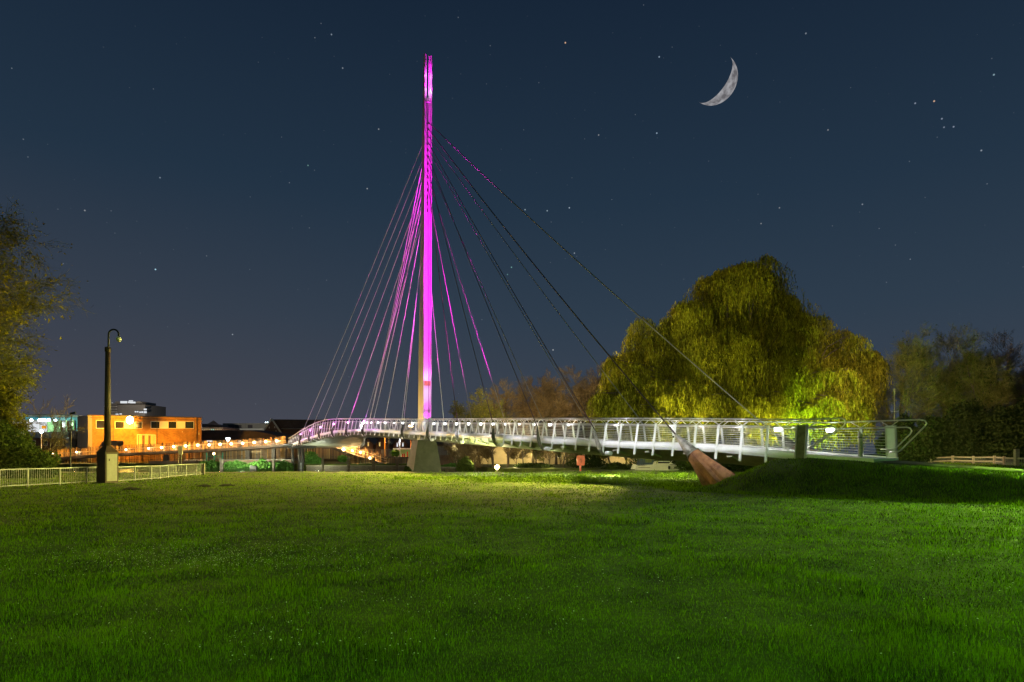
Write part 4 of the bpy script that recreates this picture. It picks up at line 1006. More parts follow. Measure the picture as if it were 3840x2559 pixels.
# ---- mooring posts, river walls
for i, (x, D, w_, yt, lb) in enumerate(((831,101.5,.42,1724,'short square concrete mooring post before the brick river wall'),(1210,100,.3,1720,'ribbed timber mooring post with a pale flat cap'),(1307,101,.38,1720,'square mooring post under the slatted screen'),(1402,101,.44,1718,'square mooring post at the foot of the stair'),(1489,101.5,.38,1719,'square mooring post by the concrete pier'),(1026,101,.34,1723,'slim pale mooring post with a cap before the green bushes'))):
    m = thing('mooring_post', (XP(x,D),D,-1.6), lb, 'post', 'mooring posts along the town bank'); c = Vector((XP(x,D),D,0))
    MB().box((c.x-w_/2,c.y-w_/2,-1.7),(c.x+w_/2,c.y+w_/2,ZP(yt,D))).build('shaft', M['wood'] if i in (1,) else M['quay'], m)
    MB().box((c.x-w_/2-.05,c.y-w_/2-.05,ZP(yt,D)),(c.x+w_/2+.05,c.y+w_/2+.05,ZP(yt,D)+.1)).build('cap', M['galv'], m)
wl = thing('river_wall', (XP(920,105),105,0), 'low brick river wall with a pale coping behind the green bank', 'wall')
MB().box((XP(836,104.9),104.8,-1.2),(XP(1092,104.9),105.3,ZP(1725,104.9))).build('wall', M['wbrick'], wl)
MB().box((XP(836,104.9)-.05,104.7,ZP(1725,104.9)),(XP(1092,104.9)+.05,105.4,ZP(1725,104.9)+.09)).build('coping', M['galv'], wl)
wl = thing('river_wall', (XP(730,105),105,0), 'broken end of brick river wall topped with white stones', 'wall')
MB().box((XP(560,104.9),104.8,-1.2),(XP(772,104.9),105.3,ZP(1729,104.9))).build('wall', M['wbrick'], wl)
d = MB()
for k in range(60): q = P(R.uniform(690,770), 1727, 104.9); d.sphere(q+Vector((0,R.uniform(-.1,.2),R.uniform(0,.1))), R.uniform(.06,.12), 6, 4)
o = d.build('loose_stones', M['render'], wl); o['kind'] = 'stuff'
wl = thing('quay_wall', (XP(1400,104),104,0), 'dark stained timber and concrete quay below the stair', 'wall')
MB().box((XP(1150,103.6),103.4,-1.6),(XP(1700,103.6),104.2,ZP(1749,103.6))).build('wall', M['quay'], wl)
MB().box((XP(1150,103.6),103.25,ZP(1749,103.6)),(XP(1700,103.6),104.3,ZP(1746,103.6))).build('capping_beam', M['wood'], wl)
wl = thing('quay_wall', (XP(1720,72),72,0), 'concrete quay edge with a row of dark openings right of the pier', 'wall')
qw = [(1640,75),(1700,73),(1770,71)]
for (xa, da), (xb, db) in zip(qw, qw[1:]):
    a = Vector((XP(xa,da),da,0)); b = Vector((XP(xb,db),db,0)); MB().bar(a+Vector((0,.3,-.7)), b+Vector((0,.3,-.7)), 1.3, .5, (0,0,1)).build('wall', M['quay'], wl)
a = Vector((XP(1640,75),75,.02)); b = Vector((XP(1770,71),71,.02)); MB().bar(a, b, .16, .6, (0,0,1)).build('coping', M['galv'], wl)
for k in range(6): q = a.lerp(b,(k+.5)/6)+Vector((0,-.02,-.38)); MB().box((q.x-.16,q.y-.0,q.z-.16),(q.x+.16,q.y+.12,q.z+.12)).build('opening', M['blackm'], wl)
MB()
tag(MB().box((XP(1650,84),84,-.3),(XP(1702,84),84.4,ZP(1708,84))).build('garden_wall', M['wbrick']), 'low brick garden wall behind the quay right of the pier', 'wall')
# bright green bank plants
M['lush'] = leafmat('lush_leaf', (.045,.12,.02), (.12,.26,.05), .35, .8)
for i, (x0, x1, lb) in enumerate(((745,826,'bright green undergrowth before the broken wall'),(836,922,'bright green undergrowth below the middle of the ramp'),(934,1020,'taller bright green undergrowth beside the dark litter frame'),(1030,1092,'bright green undergrowth next to the bridge columns'))):
    xa, xb = XP(x0,102), XP(x1,102); w_ = (xb-xa)/2
    leaf_blob('bank_plants', ((xa+xb)/2,102.2,-.8), [(-w_*.6,0,.45,w_*.55,.7,.75),(w_*.1,.1,.5,w_*.5,.7,.85 if i != 2 else 1.25),(w_*.65,0,.42,w_*.5,.7,.7)], 4200, lb, 'plants', 'lush', .17, seed=140+i, stem=3, group='green undergrowth along the town bank')
leaf_blob('green_bush', (XP(1165,105),105,-.3), [(0,0,1.1,1.0,.8,1.3),(.9,.3,.7,.8,.7,.8)], 4200, 'green bush between the bridge columns and the ribbed mooring post', 'bush', 'lush', .17, seed=150)
leaf_blob('green_bush', (XP(1285,105.5),105.5,.2), [(0,0,.6,.8,.6,.6)], 2000, 'small green bush beneath the stair', 'bush', 'lush', .15, seed=151)
leaf_blob('grass_tussock', (XP(1705,78),78,-.05), [(0,0,.15,1.5,.8,.35),(-.9,0,.1,.9,.7,.25)], 3500, 'bright green grassy mound on the quay right of the pier', 'plants', 'lush', .14, seed=152, stem=2)
leaf_blob('pier_plant', (XP(1528,59.2),59.2,-.3), [(0,0,.3,.35,.3,.45)], 700, 'small leafy plant at the foot of the concrete pier', 'plants', 'bush', .12, seed=153, stem=2)
light('POINT','bank_fill_light',(XP(905,98),98.5,1.2),5200,(.92,1,.72),.2)  # fills added along the bank to brighten its plants
light('POINT','bank_fill_light',(XP(1180,99),100.5,.3),700,(.92,1,.72),.2)
light('POINT','bank_fill_light',(XP(1700,74.5),75.5,2.2),160,(.95,1,.75),.2)

# ------------------------------------------------------------------ buildings
def bld(name, label, x0, x1, ytop, D, depth, wallm, ybase=None, zb=0., D1=None, cat='building', parapet=True, group=None):
    D1 = D if D1 is None else D1
    a = Vector((XP(x0,D),D,0)); b = Vector((XP(x1,D1),D1,0)); t_ = (b-a).normalized(); nn = Vector((-t_.y,t_.x,0))*-1
    nn = Vector((t_.y,-t_.x,0)); nn = -nn if nn.y < 0 else nn
    o = thing(name, (a+b)/2+Vector((0,0,zb)), label, cat, group); zt_ = ZP(ytop,D)
    MB().prism([a+Vector((0,0,zb)), b+Vector((0,0,zb)), b+Vector((0,0,zt_)), a+Vector((0,0,zt_))], nn*depth).build('wall', wallm, o)
    if parapet:
        d = MB(); d.prism([a-t_*.12-nn*.12+Vector((0,0,zt_)), b+t_*.12-nn*.12+Vector((0,0,zt_)), b+t_*.12-nn*.12+Vector((0,0,zt_+.18)), a-t_*.12-nn*.12+Vector((0,0,zt_+.18))], nn*(depth+.24)); d.build('roof_edge', M['dark'], o)
    def onface(px):      # ray to wall plane
        rx = (px-1920)/F; k = (a.x - rx*0) ; den = (rx*t_.y - t_.x)
        u = (a.x - rx*a.y)/den; return a + t_*u
    def rect(name_, xa, xb, ya, yb, m, proud=.03, thick=.06, frame=None, parent=None):
        pa, pb = onface(xa), onface(xb); z1 = ZP(ya, pa.y); z0 = ZP(yb, pa.y)
        d = MB(); d.prism([pa-nn*proud+Vector((0,0,z0)), pb-nn*proud+Vector((0,0,z0)), pb-nn*proud+Vector((0,0,z1)), pa-nn*proud+Vector((0,0,z1))], nn*(thick if thick < proud+1 else thick)); w_ = d.build(name_, m, parent or o)
        if frame:
            d = MB(); pr_ = proud+.05
            for (u0, v0), (u1, v1) in (((0,0),(1,0)),((0,1),(1,1)),((0,0),(0,1)),((1,0),(1,1))):
                p_ = pa.lerp(pb,u0)-nn*pr_+Vector((0,0,z0+(z1-z0)*v0)); q_ = pa.lerp(pb,u1)-nn*pr_+Vector((0,0,z0+(z1-z0)*v1)); d.bar(p_, q_, .10, .08, (0,0,1) if v0 == v1 else t_)
            d.build('frame', frame, w_)
        return w_
    o_ = dict(o=o, rect=rect, onface=onface, t=t_, n=nn, a=a, b=b, zt=zt_); return o_
# orange brick hall
bk = bld('brick_hall', 'flat roofed brick building glowing orange under a bright floodlight', 330, 755, 1559, 132, 14, M['brick'], D1=141)
for xa, xb in ((361,401),(432,466),(534,534),(566,599),(631,662),(694,727)):
    if xa == 534: continue
    bk['rect']('window', xa, xb, 1581 if xa > 401 else 1577, 1607, M['glass'], frame=M['trim'])
bk['rect']('window', 502, 533, 1583, 1607, M['glass'], frame=M['trim'])
for xa, xb in ((467,500),(600,630),(663,693)): bk['rect']('window_panel', xa, xb, 1580, 1608, M['trim'])
dr = bk['rect']('door_surround', 514, 583, 1630, 1690, M['trim'], proud=.1, thick=.14)
bk['rect']('door_recess', 516.5, 580, 1632, 1690, M['dbrick'], proud=.12, thick=.05, parent=None)
for xa, xb in ((520,533),(543,556),(565,578)): bk['rect']('door_panel', xa, xb, 1633, 1690, M['render'], proud=.16, thick=.05)
for xa, xb, ya, yb in ((334,341,1630,1639),(743,749,1623,1631),(682,686,1618,1622),(659,665,1574,1578)): bk['rect']('notice', xa, xb, ya, yb, M['render'], proud=.06)
# grey return block on its side
gb = bld('plant_block', 'grey windowless block joined to the side of the orange brick building', 290, 330, 1562, 135, 10, M['greyclad'], parapet=False, D1=131.7)
# sodium floodlight on the hall
fl = thing('floodlight', P(487,1610,130.2), 'blinding orange floodlight on the front of the brick building', 'floodlight')
q = P(487,1576,129.6); MB().sphere(q, .62, 14, 10, 1.25).build('lamp_glass', E['sodium'], fl); MB().obox(q+Vector((0,.6,0)), (.5,0,0), (0,.1,0), (0,0,.6)).build('housing', M['dark'], fl)
MB().bar(P(487,1600,130.3), P(487,1576,130.3), .15, .15, (1,0,0)).build('bracket', M['dark'], fl)
light('POINT','floodlight_glow', q+Vector((0,-2.2,-.3)), 24000, (1,.42,.02), .5)
light('SPOT','floodlight_beam', q+Vector((0,-1,0)), 150000, (1,.60,.10), .6, target=(-10,12,0), cone=52, blend=.6)
for xa, xb in ((424,426),(588,590),(737,739)): bk['rect']('downpipe', xa, xb, 1568, 1690, M['dark'], proud=.12, thick=.1)
bk['rect']('gutter', 332, 753, 1566, 1567.6, M['dark'], proud=.16, thick=.14)
# tower block
tb = bld('tower_block', 'distant pale apartment tower with lit windows above the brick building', 440, 545, 1518, 420, 25, M['greyclad'])
tb2 = MB().box((XP(393,421),421,0),(XP(440,421),440,ZP(1512,421))).box((XP(395,419),419,0),(XP(440,419),421,ZP(1545,421))).build('wing', M['greyclad'], tb['o'])
MB().box((XP(432,419),419,ZP(1506,419)),(XP(531,419),436,ZP(1514,419))).build('roof_storey', M['greyclad'], tb['o'])
for y in (1524,1534,1544,1554): MB().box((XP(392,418),417.5,ZP(y+1.5,418)),(XP(436,418),419,ZP(y,418))).build('balcony', M['trim'], tb['o'])
for x0, x1, y0, y1 in ((452,476,1505,1513),(481,487,1506,1512),(489,497,1506,1513),(499,507,1507,1513),(484,498,1502,1505),(434,443,1552,1556),(449,456,1551,1555),(506,510,1542,1547),(514,518,1542,1547),(523,528,1544,1549),(531,536,1543,1549),(540,549,1533,1539),(540,549,1543,1550),(401,403,1528,1535),(401,403,1539,1545),(419,422,1511,1512.5)):
    MB().box((XP(x0,416.5),416.2,ZP(y1,416.5)),(XP(x1,416.5),416.9,ZP(y0,416.5))).build('window', E['winw'], tb['o'])
# blue-topped glazed building on the left
tl = bld('glazed_building', 'brightly lit glass fronted building with a teal roof band behind the dark shrub', -60, 296, 1554, 150, 20, M['greyclad'], D1=156)
tl['rect']('fascia', -60, 296, 1561, 1574, M['teal'], proud=.6, thick=.7)
xs0 = [20,48,76,98,122,150,177,203]
for i, (xa, xb) in enumerate(zip(xs0, xs0[1:])):
    tl['rect']('window', xa+1.5, xb-1.5, 1579, 1627, E['winw'] if i < 6 else M['green'], proud=.05)
for xa, xb in ((205,226),(230,250),(254,276)): tl['rect']('window', xa, xb, 1579, 1627, E['greenw'] if xa < 210 else M['glass'], proud=.05)
for x in (203,228,253,279): tl['rect']('column', x-1.6, x+1.8, 1577, 1630, M['green'], proud=.8, thick=.4)
tl['rect']('blue_panel', 281, 296, 1574, 1625, M['teal'], proud=.2)
tl['rect']('orange_sign', 157, 174, 1597, 1608, emat('orange_sign', (1,.42,.02), .8), proud=.14)
for x in (118,148,156,168,183,208): 
    q = P(x, 1576, 148.6); MB().sphere(q, .32, 8, 6).build('fascia_lamp', E['cool'], tl['o'])
light('AREA','shop_front_light', P(150,1585,147.2), 900, (.8,1,.85), 2, target=P(150,1600,150))
light('POINT','shop_front_light', P(225,1585,151), 700, (.55,1,.45), .3)
q = P(113,1618,120); lm = thing('street_lamp', P(155,1690,120), 'white street lamp post glowing through the dark shrub', 'street lamp')
MB().tube([P(155,1690,120), P(155,1622,120)], .09, 6).build('pole', M['trim'], lm); MB().sphere(P(155,1619,119.8), .3, 8, 6).build('lamp_head', E['cool'], lm)
# row of small terraces beneath
tr_ = bld('terrace', 'dark brick terrace with white framed sash windows below the glazed building', 60, 250, 1645, 142, 8, M['dbrick'], parapet=False)
d = MB(); a, b, nn = tr_['a'], tr_['b'], tr_['n']; d.prism([a+Vector((0,-.3,tr_['zt'])), b+Vector((0,-.3,tr_['zt'])), b+nn*4+Vector((0,0,tr_['zt']+1.5)), a+nn*4+Vector((0,0,tr_['zt']+1.5))], Vector((0,0,.12))); d.build('roof', M['roof'], tr_['o'])
for xa in (120,165,211,238): tr_['rect']('window', xa, xa+13, 1652, 1671, M['glass'], frame=M['trim'])
tag(MB().prism([P(246,1690,140), P(264,1690,140), P(264,1643,140), P(246,1647,140)], (0,6,0)).build('shed', mat('blue_grey_cladding',(.22,.25,.31),.6,var=.1,scale=1,stretch=(5,5,.2))), 'pale blue-grey shed against the dark terrace', 'shed')
# storage tank
tk = thing('storage_tank', P(278,1660,137), 'horizontal grey cylinder tank beside the grey block', 'tank'); MB().tube([P(268,1633,137), P(288,1633,137)], .95, 16).build('tank', M['rail'], tk, smooth=True)
MB().box((XP(269,137),136.5,0),(XP(288,137),137.5,ZP(1648,137))).build('stand', M['dark'], tk)
# van
vn = thing('parked_van', P(405,1700,121), 'dark van parked in front of the orange brick building', 'van')
d = MB(); d.prism([P(x,y,121) for x, y in ((370,1693),(439,1693),(439,1657),(435,1652),(392,1653),(381,1658),(373,1674),(370,1678))], (0,2,0)); vb = d.build('body', M['van'], vn)
d = MB(); d.prism([P(x,y,120.96) for x, y in ((376,1673),(390,1673),(392,1658),(384,1660))], (0,.05,0)); d.build('side_window', M['glass'], vb)
for x in (384,426): MB().tube([P(x,1693,120.9), P(x,1693,120.9)+Vector((0,.25,0))], .34, 14).build('wheel', M['blackm'], vn)
# black mesh fence over the slats
mf = thing('mesh_fence', P(470,1700,118), 'tall thin black mesh fence with posts above the ramp', 'fence')
for x in list(range(150, 760, 46)): MB().bar(P(x,1700,118), P(x,float(np.interp(x,(150,760),(1684,1655)))-1.5,118), .09, .09, (1,0,0)).build('post', M['blackm'], mf)
d = MB()
for k in range(300): x = 150+k*2.05; d.bar(P(x,1700,118), P(x,float(np.interp(x,(150,760),(1686,1657))),118), .018, .018, (1,0,0))
for yy_ in (0,.5): d.bar(P(150,1686+yy_*12,118), P(760,1657+yy_*20,118), .04, .04, (0,0,1))
d.build('mesh_panel', M['blackm'], mf)
# houses and flat blocks in the middle distance
hs = bld('dormered_building', 'dark hip roofed building with a pale fascia right of the brick building', 752, 836, 1603, 230, 14, M['dbrick'], parapet=False)
d = MB()
for c in ((752,1607,836,1607),): 
    p1, p2 = P(744,1607,229), P(838,1607,229); d.add([p1, p2, p2+Vector((0,14,0)), p1+Vector((0,14,0)), P(760,1590,236), P(818,1590,236)], [(0,1,5,4),(1,2,5),(2,3,4,5),(3,0,4),(0,3,2,1)])
d.add([P(776,1592,230), P(826,1596,230), P(801,1577,233), P(776,1592,240), P(826,1596,240)], [(0,1,2),(1,4,2),(4,3,2),(3,0,2)])
d.build('roof', M['roof'], hs['o'])
hs['rect']('fascia', 752, 836, 1605, 1608, M['render'], proud=.3, thick=.2)
for x in range(757, 832, 7): hs['rect']('window', x, x+4, 1609.5, 1613.5, E['tealw'] if x in (799,792) else M['render'], proud=.1)
fb = bld('flat_block', 'long pale flat roofed block behind the gabled pub', 835, 1004, 1588, 260, 20, M['greyclad'], parapet=False)
for xa, xb in ((856,880),(881,906),(929,947)): fb['rect']('window', xa, xb, 1594, 1606, M['roof'])
fb['rect']('eaves_board', 836, 996, 1609, 1612.5, M['trim'], proud=2, thick=.5)
tw = bld('lit_roof_tower', 'far pale block with small blue-white roof lights beside the gable', 990, 1030, 1587, 300, 15, M['render'], parapet=False)
for x in (995,1002,1007): tw['rect']('roof_light', x, x+3, 1583.5, 1585.5, E['cool'], proud=.1)
# big dark curved roof hall
ch = thing('low_hall', (XP(880,150),150,0), 'long low hall under a dark sagging roof with bright strip windows', 'building')
d = MB(); prof = [(744,1616),(800,1614),(870,1614),(920,1615),(970,1620),(1010,1627),(1045,1636),(1072,1644)]
loft(d, [[P(x,y,150), P(x,y,150)+Vector((0,12,.4)), P(x,y,150)+Vector((0,12,-.4)), P(x,1649,149)+Vector((0,0,-.2)), P(x,1649,149)] for x, y in prof]); d.build('roof', M['roof'], ch)
MB().box((XP(744,151),151,0),(XP(1070,151),161,ZP(1650,151))).build('wall', M['greyclad'], ch)
for x0, x1, y0, y1 in ((776,795,1646,1658),(760,763,1648,1652),(816,821,1648,1651),(823,828,1648,1650.5),(835,845,1642,1644.5),(865,876,1646,1648.5),(882,893,1647,1650),(894,902,1648,1665),(912,922,1647,1650),(944,957,1647,1649),(972,975,1649,1666),(976,980,1648,1666),(985,1004,1647,1649.5),(1014,1020,1660,1669),(1026,1029,1661,1667),(1035,1040,1660,1672)):
    MB().box((XP(x0,150.8),150.7,ZP(y1,150.8)),(XP(x1,150.8),150.95,ZP(y0,150.8))).build('window', E['winw'], ch)
sl = thing('street_lamp', P(855,1690,128), 'bright white conical street lamp before the low hall', 'street lamp')
MB().tube([P(855,1690,128), P(855,1648,128)], .07, 6).build('pole', M['trim'], sl); MB().lathe(P(855,1652,128), [(.1,-.3),(.3,.2),(.42,.42),(.35,.5)], 10).build('lamp_head', E['cool'], sl)
# gabled pub
gp = thing('gabled_building', (XP(1030,165),165,0), 'big gabled brick building with white edged gable and long dark roof', 'building')
zr = ZP(1573,165); zg = ZP(1620,165); xa, xc, xb = XP(988,165), XP(1020,165), XP(1052,165); xe = XP(1300,165)
d = MB(); d.prism([Vector((xa,165,0)), Vector((xb,165,0)), Vector((xb,165,zg)), Vector((xc,165,zr)), Vector((xa,165,zg))], (0,12,0)); d.build('gable_wall', M['dbrick'], gp)
MB().box((xb,167,0),(xe,177,ZP(1608,167))).build('wall', M['dbrick'], gp)
d = MB(); d.add([Vector((xc+.4,165.3,zr)), Vector((xe,168.5,zr)), Vector((xe,166.3,ZP(1608,166))), Vector((xb,166.3,ZP(1608,166))), Vector((xc+.4,177,zr)), Vector((xe,177,zr))], [(3,2,1,0),(0,1,5,4)]); d.build('roof', M['roof'], gp)
d = MB(); d.bar((xa-.3,164.8,zg-.4),(xc,164.8,zr+.1),.35,.2,(0,0,1)); d.bar((xc,164.8,zr+.1),(xb+.3,164.8,zg-.4),.35,.2,(0,0,1)); d.build('bargeboard', M['trim'], gp)
for x, y in ((1010,1604),(1030,1603)): MB().box((XP(x,164.9)-.1,164.85,ZP(y+3,165)),(XP(x,164.9)+.1,164.98,ZP(y-3,165))).build('vent', M['trim'], gp)
MB().bar(P(1035,1630,164.9), P(1035,1615,164.9), .14, .1, (1,0,0)).build('downpipe', M['trim'], gp)
MB().box((XP(1054,166),165.9,ZP(1609,166)),(xe,166.2,ZP(1608,166))).build('gutter', M['trim'], gp)
# gabled cottages under the bridge
for i, (x0, x1, ap, yap, lb, wins) in enumerate(((1185,1262,1212,1640,'dark gabled house partly hidden by the bridge end',()),(1262,1338,1312,1642,'gabled house left of the red brick pair',((1322,1666,'trim'),)),
      (1350,1398,1370,1637,'red brick gabled house with one yellow lit window',((1361,1668,'glass'),(1381,1666,'winy'))),(1410,1455,1432,1640,'red brick gabled house behind the orange lamp post',((1424,1666,'winy'),(1446,1666,'glass'))),(1475,1528,1500,1637,'dark gabled house with two white lit windows',((1490,1668,'winw'),(1511,1667,'winw'))))):
    D = 150; g_ = thing('gabled_house', (XP(ap,D),D,0), lb, 'house', 'gabled houses beyond the river'); ye = 1668
    d = MB(); d.prism([P(x0,1712,D), P(x1,1712,D), P(x1,ye,D), P(ap,yap,D), P(x0,ye,D)], (0,9,0)); d.build('wall', M['dbrick'], g_)
    for sgn, xx in ((-1,x0),(1,x1)):
        a_ = P(ap,yap,D)+Vector((0,-.3,.05)); e_ = P(xx,ye,D)+Vector((.3*sgn,-.3,-.15)); d = MB(); d.prism([a_, e_, e_+Vector((0,0,.2)), a_+Vector((0,0,.2))], (0,9.6,0)); d.build('roof', M['roof'], g_)
    for x, y, m in wins:
        mm_ = E.get(m) or M[m]; w__ = MB().box((XP(x-2.4,D),D-.05,ZP(y+8,D)),(XP(x+2.4,D),D+.05,ZP(y-5,D))).build('window', mm_, g_)
        MB().box((XP(x-4,D),D-.12,ZP(y-5.3,D)),(XP(x+4,D),D-.02,ZP(y-8,D))).build('lintel', M['trim'], w__)
rb = thing('roof_block', (XP(1400,160),160,0), 'continuous dark tiled roof behind the gabled houses', 'building')
d = MB(); d.prism([P(1150,1715,158.5), P(1660,1715,158.5), P(1660,1664,160), P(1150,1664,160)], (0,3,0)); d.build('wall', M['dbrick'], rb)
d = MB(); d.prism([P(1145,1668,158), P(1665,1668,158), P(1665,1636,164), P(1145,1636,164)], (0,.3,.3)); d.build('roof', M['roof'], rb)
# lamps and yard behind the stair
def lamp_post(px, ytop, ybase, D, m, label, poleM, pw=.06, energy=0, col=(1,1,1), head=.25):
    o = thing('street_lamp', P(px,ybase,D), label, 'street lamp'); MB().tube([P(px,ybase,D), P(px,ytop,D)], [pw*1.3,pw], 8).build('pole', poleM, o)
    q = P(px,ytop,D); MB().obox(q+Vector((0,-.2,.05)), (head*1.5,0,0), (0,head,0), (0,0,head*.5)).build('lamp_head', m, o)
    if energy: light('POINT','street_lamp_light', q+Vector((0,-.3,-.5)), energy, col, .15, o)
    return o
lamp_post(1443,1626,1722,120,E['sodium'],'orange painted lamp post glowing behind the stair',mat('amber_paint',(.6,.28,.04),.5),.10,2600,(1,.42,.06))
lamp_post(1499,1644,1722,122,E['cool'],'white street lamp shining beside the small green shrubs',M['rail'],.10,1300,(.85,.95,1))
o = lamp_post(1540,1600,1700,125,E['sodium'],'orange street lamp hidden above the deck beside the pier',mat('rusty_paint',(.5,.16,.04),.5),.09,800,(1,.4,.06))
cv = thing('camera_pole', P(1459,1718,118), 'slim pole with rounded camera heads beside the orange lamp post', 'camera pole'); MB().tube([P(1459,1718,118), P(1459,1650,118)], .06, 8).build('pole', M['rail'], cv)
for x, y, r in ((1459,1649,.2),(1455,1659,.14),(1464,1659,.14)): MB().sphere(P(x,y,117.9), r, 8, 6).build('camera_head', M['rail'], cv)
wh = bld('white_kiosk', 'small white flat roofed kiosk with a pale green front behind the pier', 1476, 1545, 1683, 126, 4, M['render'], parapet=False)
MB().box((XP(1474,125),124.6,ZP(1685,125)),(XP(1548,125),130,ZP(1682,125))).build('roof', M['trim'], wh['o']); wh['rect']('green_front', 1502, 1540, 1687, 1712, M['green'], proud=.06)
for x in (1509,1516,1528): tag(MB().tube([P(x,1714,122), P(x,1702 if x != 1528 else 1694,122)], .12, 8).build('bollard', M['red']), {1509:'short red bollard before the kiosk, next to the green shrubs',1516:'short red bollard before the kiosk, middle one of three',1528:'tallest red bollard before the kiosk'}[x], 'bollard', 'red bollards before the kiosk')
leaf_blob('green_shrub', P(1474,1712,121), [(0,0,.6,.55,.4,.6)], 1200, 'round green shrub under the white street lamp, before the kiosk', 'bush', 'lush', .14, seed=161, stem=2)
leaf_blob('green_shrub', P(1488,1712,121), [(0,0,.55,.5,.4,.65)], 1200, 'second green shrub next to the white lamp post', 'bush', 'lush', .14, seed=162, stem=2)
fc = thing('mesh_gate', P(1400,1715,115), 'pale framed mesh fence between the stair and the kiosk', 'fence')
for x in (1345,1375,1400,1421,1431,1467): MB().bar(P(x,1715,115), P(x,1686,115), .07, .07, (1,0,0)).build('post', M['rail'], fc)
d = MB(); d.bar(P(1345,1686,115), P(1467,1686,115), .06, .06, (0,0,1)); d.bar(P(1431,1700,115), P(1467,1700,115), .05, .05, (0,0,1)); d.build('rail', M['rail'], fc)
d = MB()
for k in range(44): x = 1432+k*.8; d.bar(P(x,1714,115.05), P(x,1687,115.05), .012, .012, (1,0,0))
d.build('mesh_panel', M['rail'], fc)
tag(MB().box((XP(1455,112),112,0),(XP(1535,112),112.3,ZP(1714,112))).build('yard_wall', M['conc']), 'low concrete wall with a lit top before the kiosk', 'wall')
# right of the pier
sh = bld('grey_lockup', 'grey lock-up with double doors right of the concrete pier', 1636, 1677, 1673, 96, 4, M['greyclad'], parapet=False)
for xa, xb in ((1641,1655),(1657,1674)): sh['rect']('door', xa, xb, 1675, 1706, M['cabdoor'])
hh_ = bld('garden_hut', 'brown garden hut beside the grey lock-up', 1680, 1706, 1684, 92, 3, M['wood'], parapet=False)
d = MB(); d.prism([P(1678,1684,91.8), P(1708,1684,91.8), P(1693,1677,91.8)], (0,3.4,0)); d.build('roof', M['slat'], hh_['o'])
cw = bld('cream_building', 'cream rendered building lit warmly behind the slim trees and the boat', 1760, 2440, 1668, 100, 8, M['render'], parapet=False)
for xa in (2090,2160,2250,2330): cw['rect']('window', xa, xa+14, 1700, 1716, M['glass'], frame=M['trim'])
cw['rect']('air_vent', 2374, 2393, 1723, 1728, M['trim'], proud=.2)
for x, e_ in ((1820,90),(1900,330),(1985,340),(2120,60),(2250,150),(2370,420)): light('POINT','thicket_glow_light', P(x,1702,96.8), e_, (1,.82,.30), .3)  # added behind the thicket so the wall glows between the branches
light('POINT','thicket_glow_light', P(1925,1738,72), 420, (1,.8,.4), .3); light('POINT','thicket_glow_light', P(1770,1735,70.5), 420, (1,.8,.4), .3)  # added in front of the scrub to warm it
# bright ground lamp
gl = thing('ground_lamp', P(1865,1768,62.5), 'dazzling low lamp at the water edge under the bridge', 'lamp')
q = P(1864,1752,62.5); MB().sphere(q, .2, 12, 8).build('lamp_glass', E['sodium'], gl); MB().obox(q+Vector((0,.24,0)), (.16,0,0), (0,.08,0), (0,0,.15)).build('housing', M['dark'], gl); MB().bar(P(1864,1790,62.6), P(1864,1756,62.6), .1, .1, (1,0,0)).build('post', M['dark'], gl)
light('POINT','ground_lamp_light', q+Vector((0,-.8,.2)), 1500, (1,.85,.5), .15)
light('POINT','ground_lamp_light', q+Vector((0,1.2,.6)), 500, (1,.8,.4), .15)
# litter frame by the bank plants
lf = thing('litter_frame', P(948,1775,99.5), 'dark twin litter bin frame standing before the green undergrowth', 'bin')
MB().obox(P(944,1755,99.5), (.22,0,0), (0,.2,0), (0,0,.36)).build('bin', M['dark'], lf); MB().obox(P(958,1756,99.5), (.2,0,0), (0,.2,0), (0,0,.3)).build('bin', M['dark'], lf); MB().obox(P(950,1764,99.4), (.12,0,.04), (0,.1,0), (0,0,.55)).build('stand', M['conc'], lf)
# yard machinery beyond the ramp + sign lettering
yd = thing('yard_gate', P(800,1720,106.5), 'green metal gate frame with warning lamp below the ramp', 'gate')
for x in (775,804,835): MB().bar(P(x,1745,106.5), P(x,1698,106.5), .14, .14, (1,0,0)).build('post', M['greenm'], yd)
for y in (1712,1734): MB().bar(P(775,y,106.5), P(835,y,106.5), .07, .07, (0,0,1)).build('rail', M['greenm'], yd)
MB().sphere(P(802,1702,106.3), .14, 8, 6).build('warning_lamp', E['sodium'], yd)
hd = bld('hoarding', 'pale hoarding with web address lettering behind the slats under the ramp', 880, 1000, 1684, 111.5, .2, M['greyclad'], parapet=False)
cu = bpy.data.curves.new('lettering', 'FONT'); cu.body = 'usci.com'; cu.size = 1.0; cu.extrude = .02
tmp = bpy.data.objects.new('lettering_src', cu); COL.objects.link(tmp); bpy.context.view_layer.update()
me = bpy.data.meshes.new_from_object(tmp.evaluated_get(bpy.context.evaluated_depsgraph_get())); bpy.data.objects.remove(tmp)
me.transform(Matrix.Rotation(math.pi/2, 4, 'X')); 
wx = max(v.co.x for v in me.vertices); me.transform(Matrix.Scale((XP(978,107)-XP(939,107))/wx, 4))
o = bpy.data.objects.new('lettering', me); COL.objects.link(o); me.materials.append(mat('pale_lettering',(.75,.6,.35),.6)); pos = P(939,1697,107.2); o.parent = hd['o']; o.location = pos-ORIG[hd['o'].name]
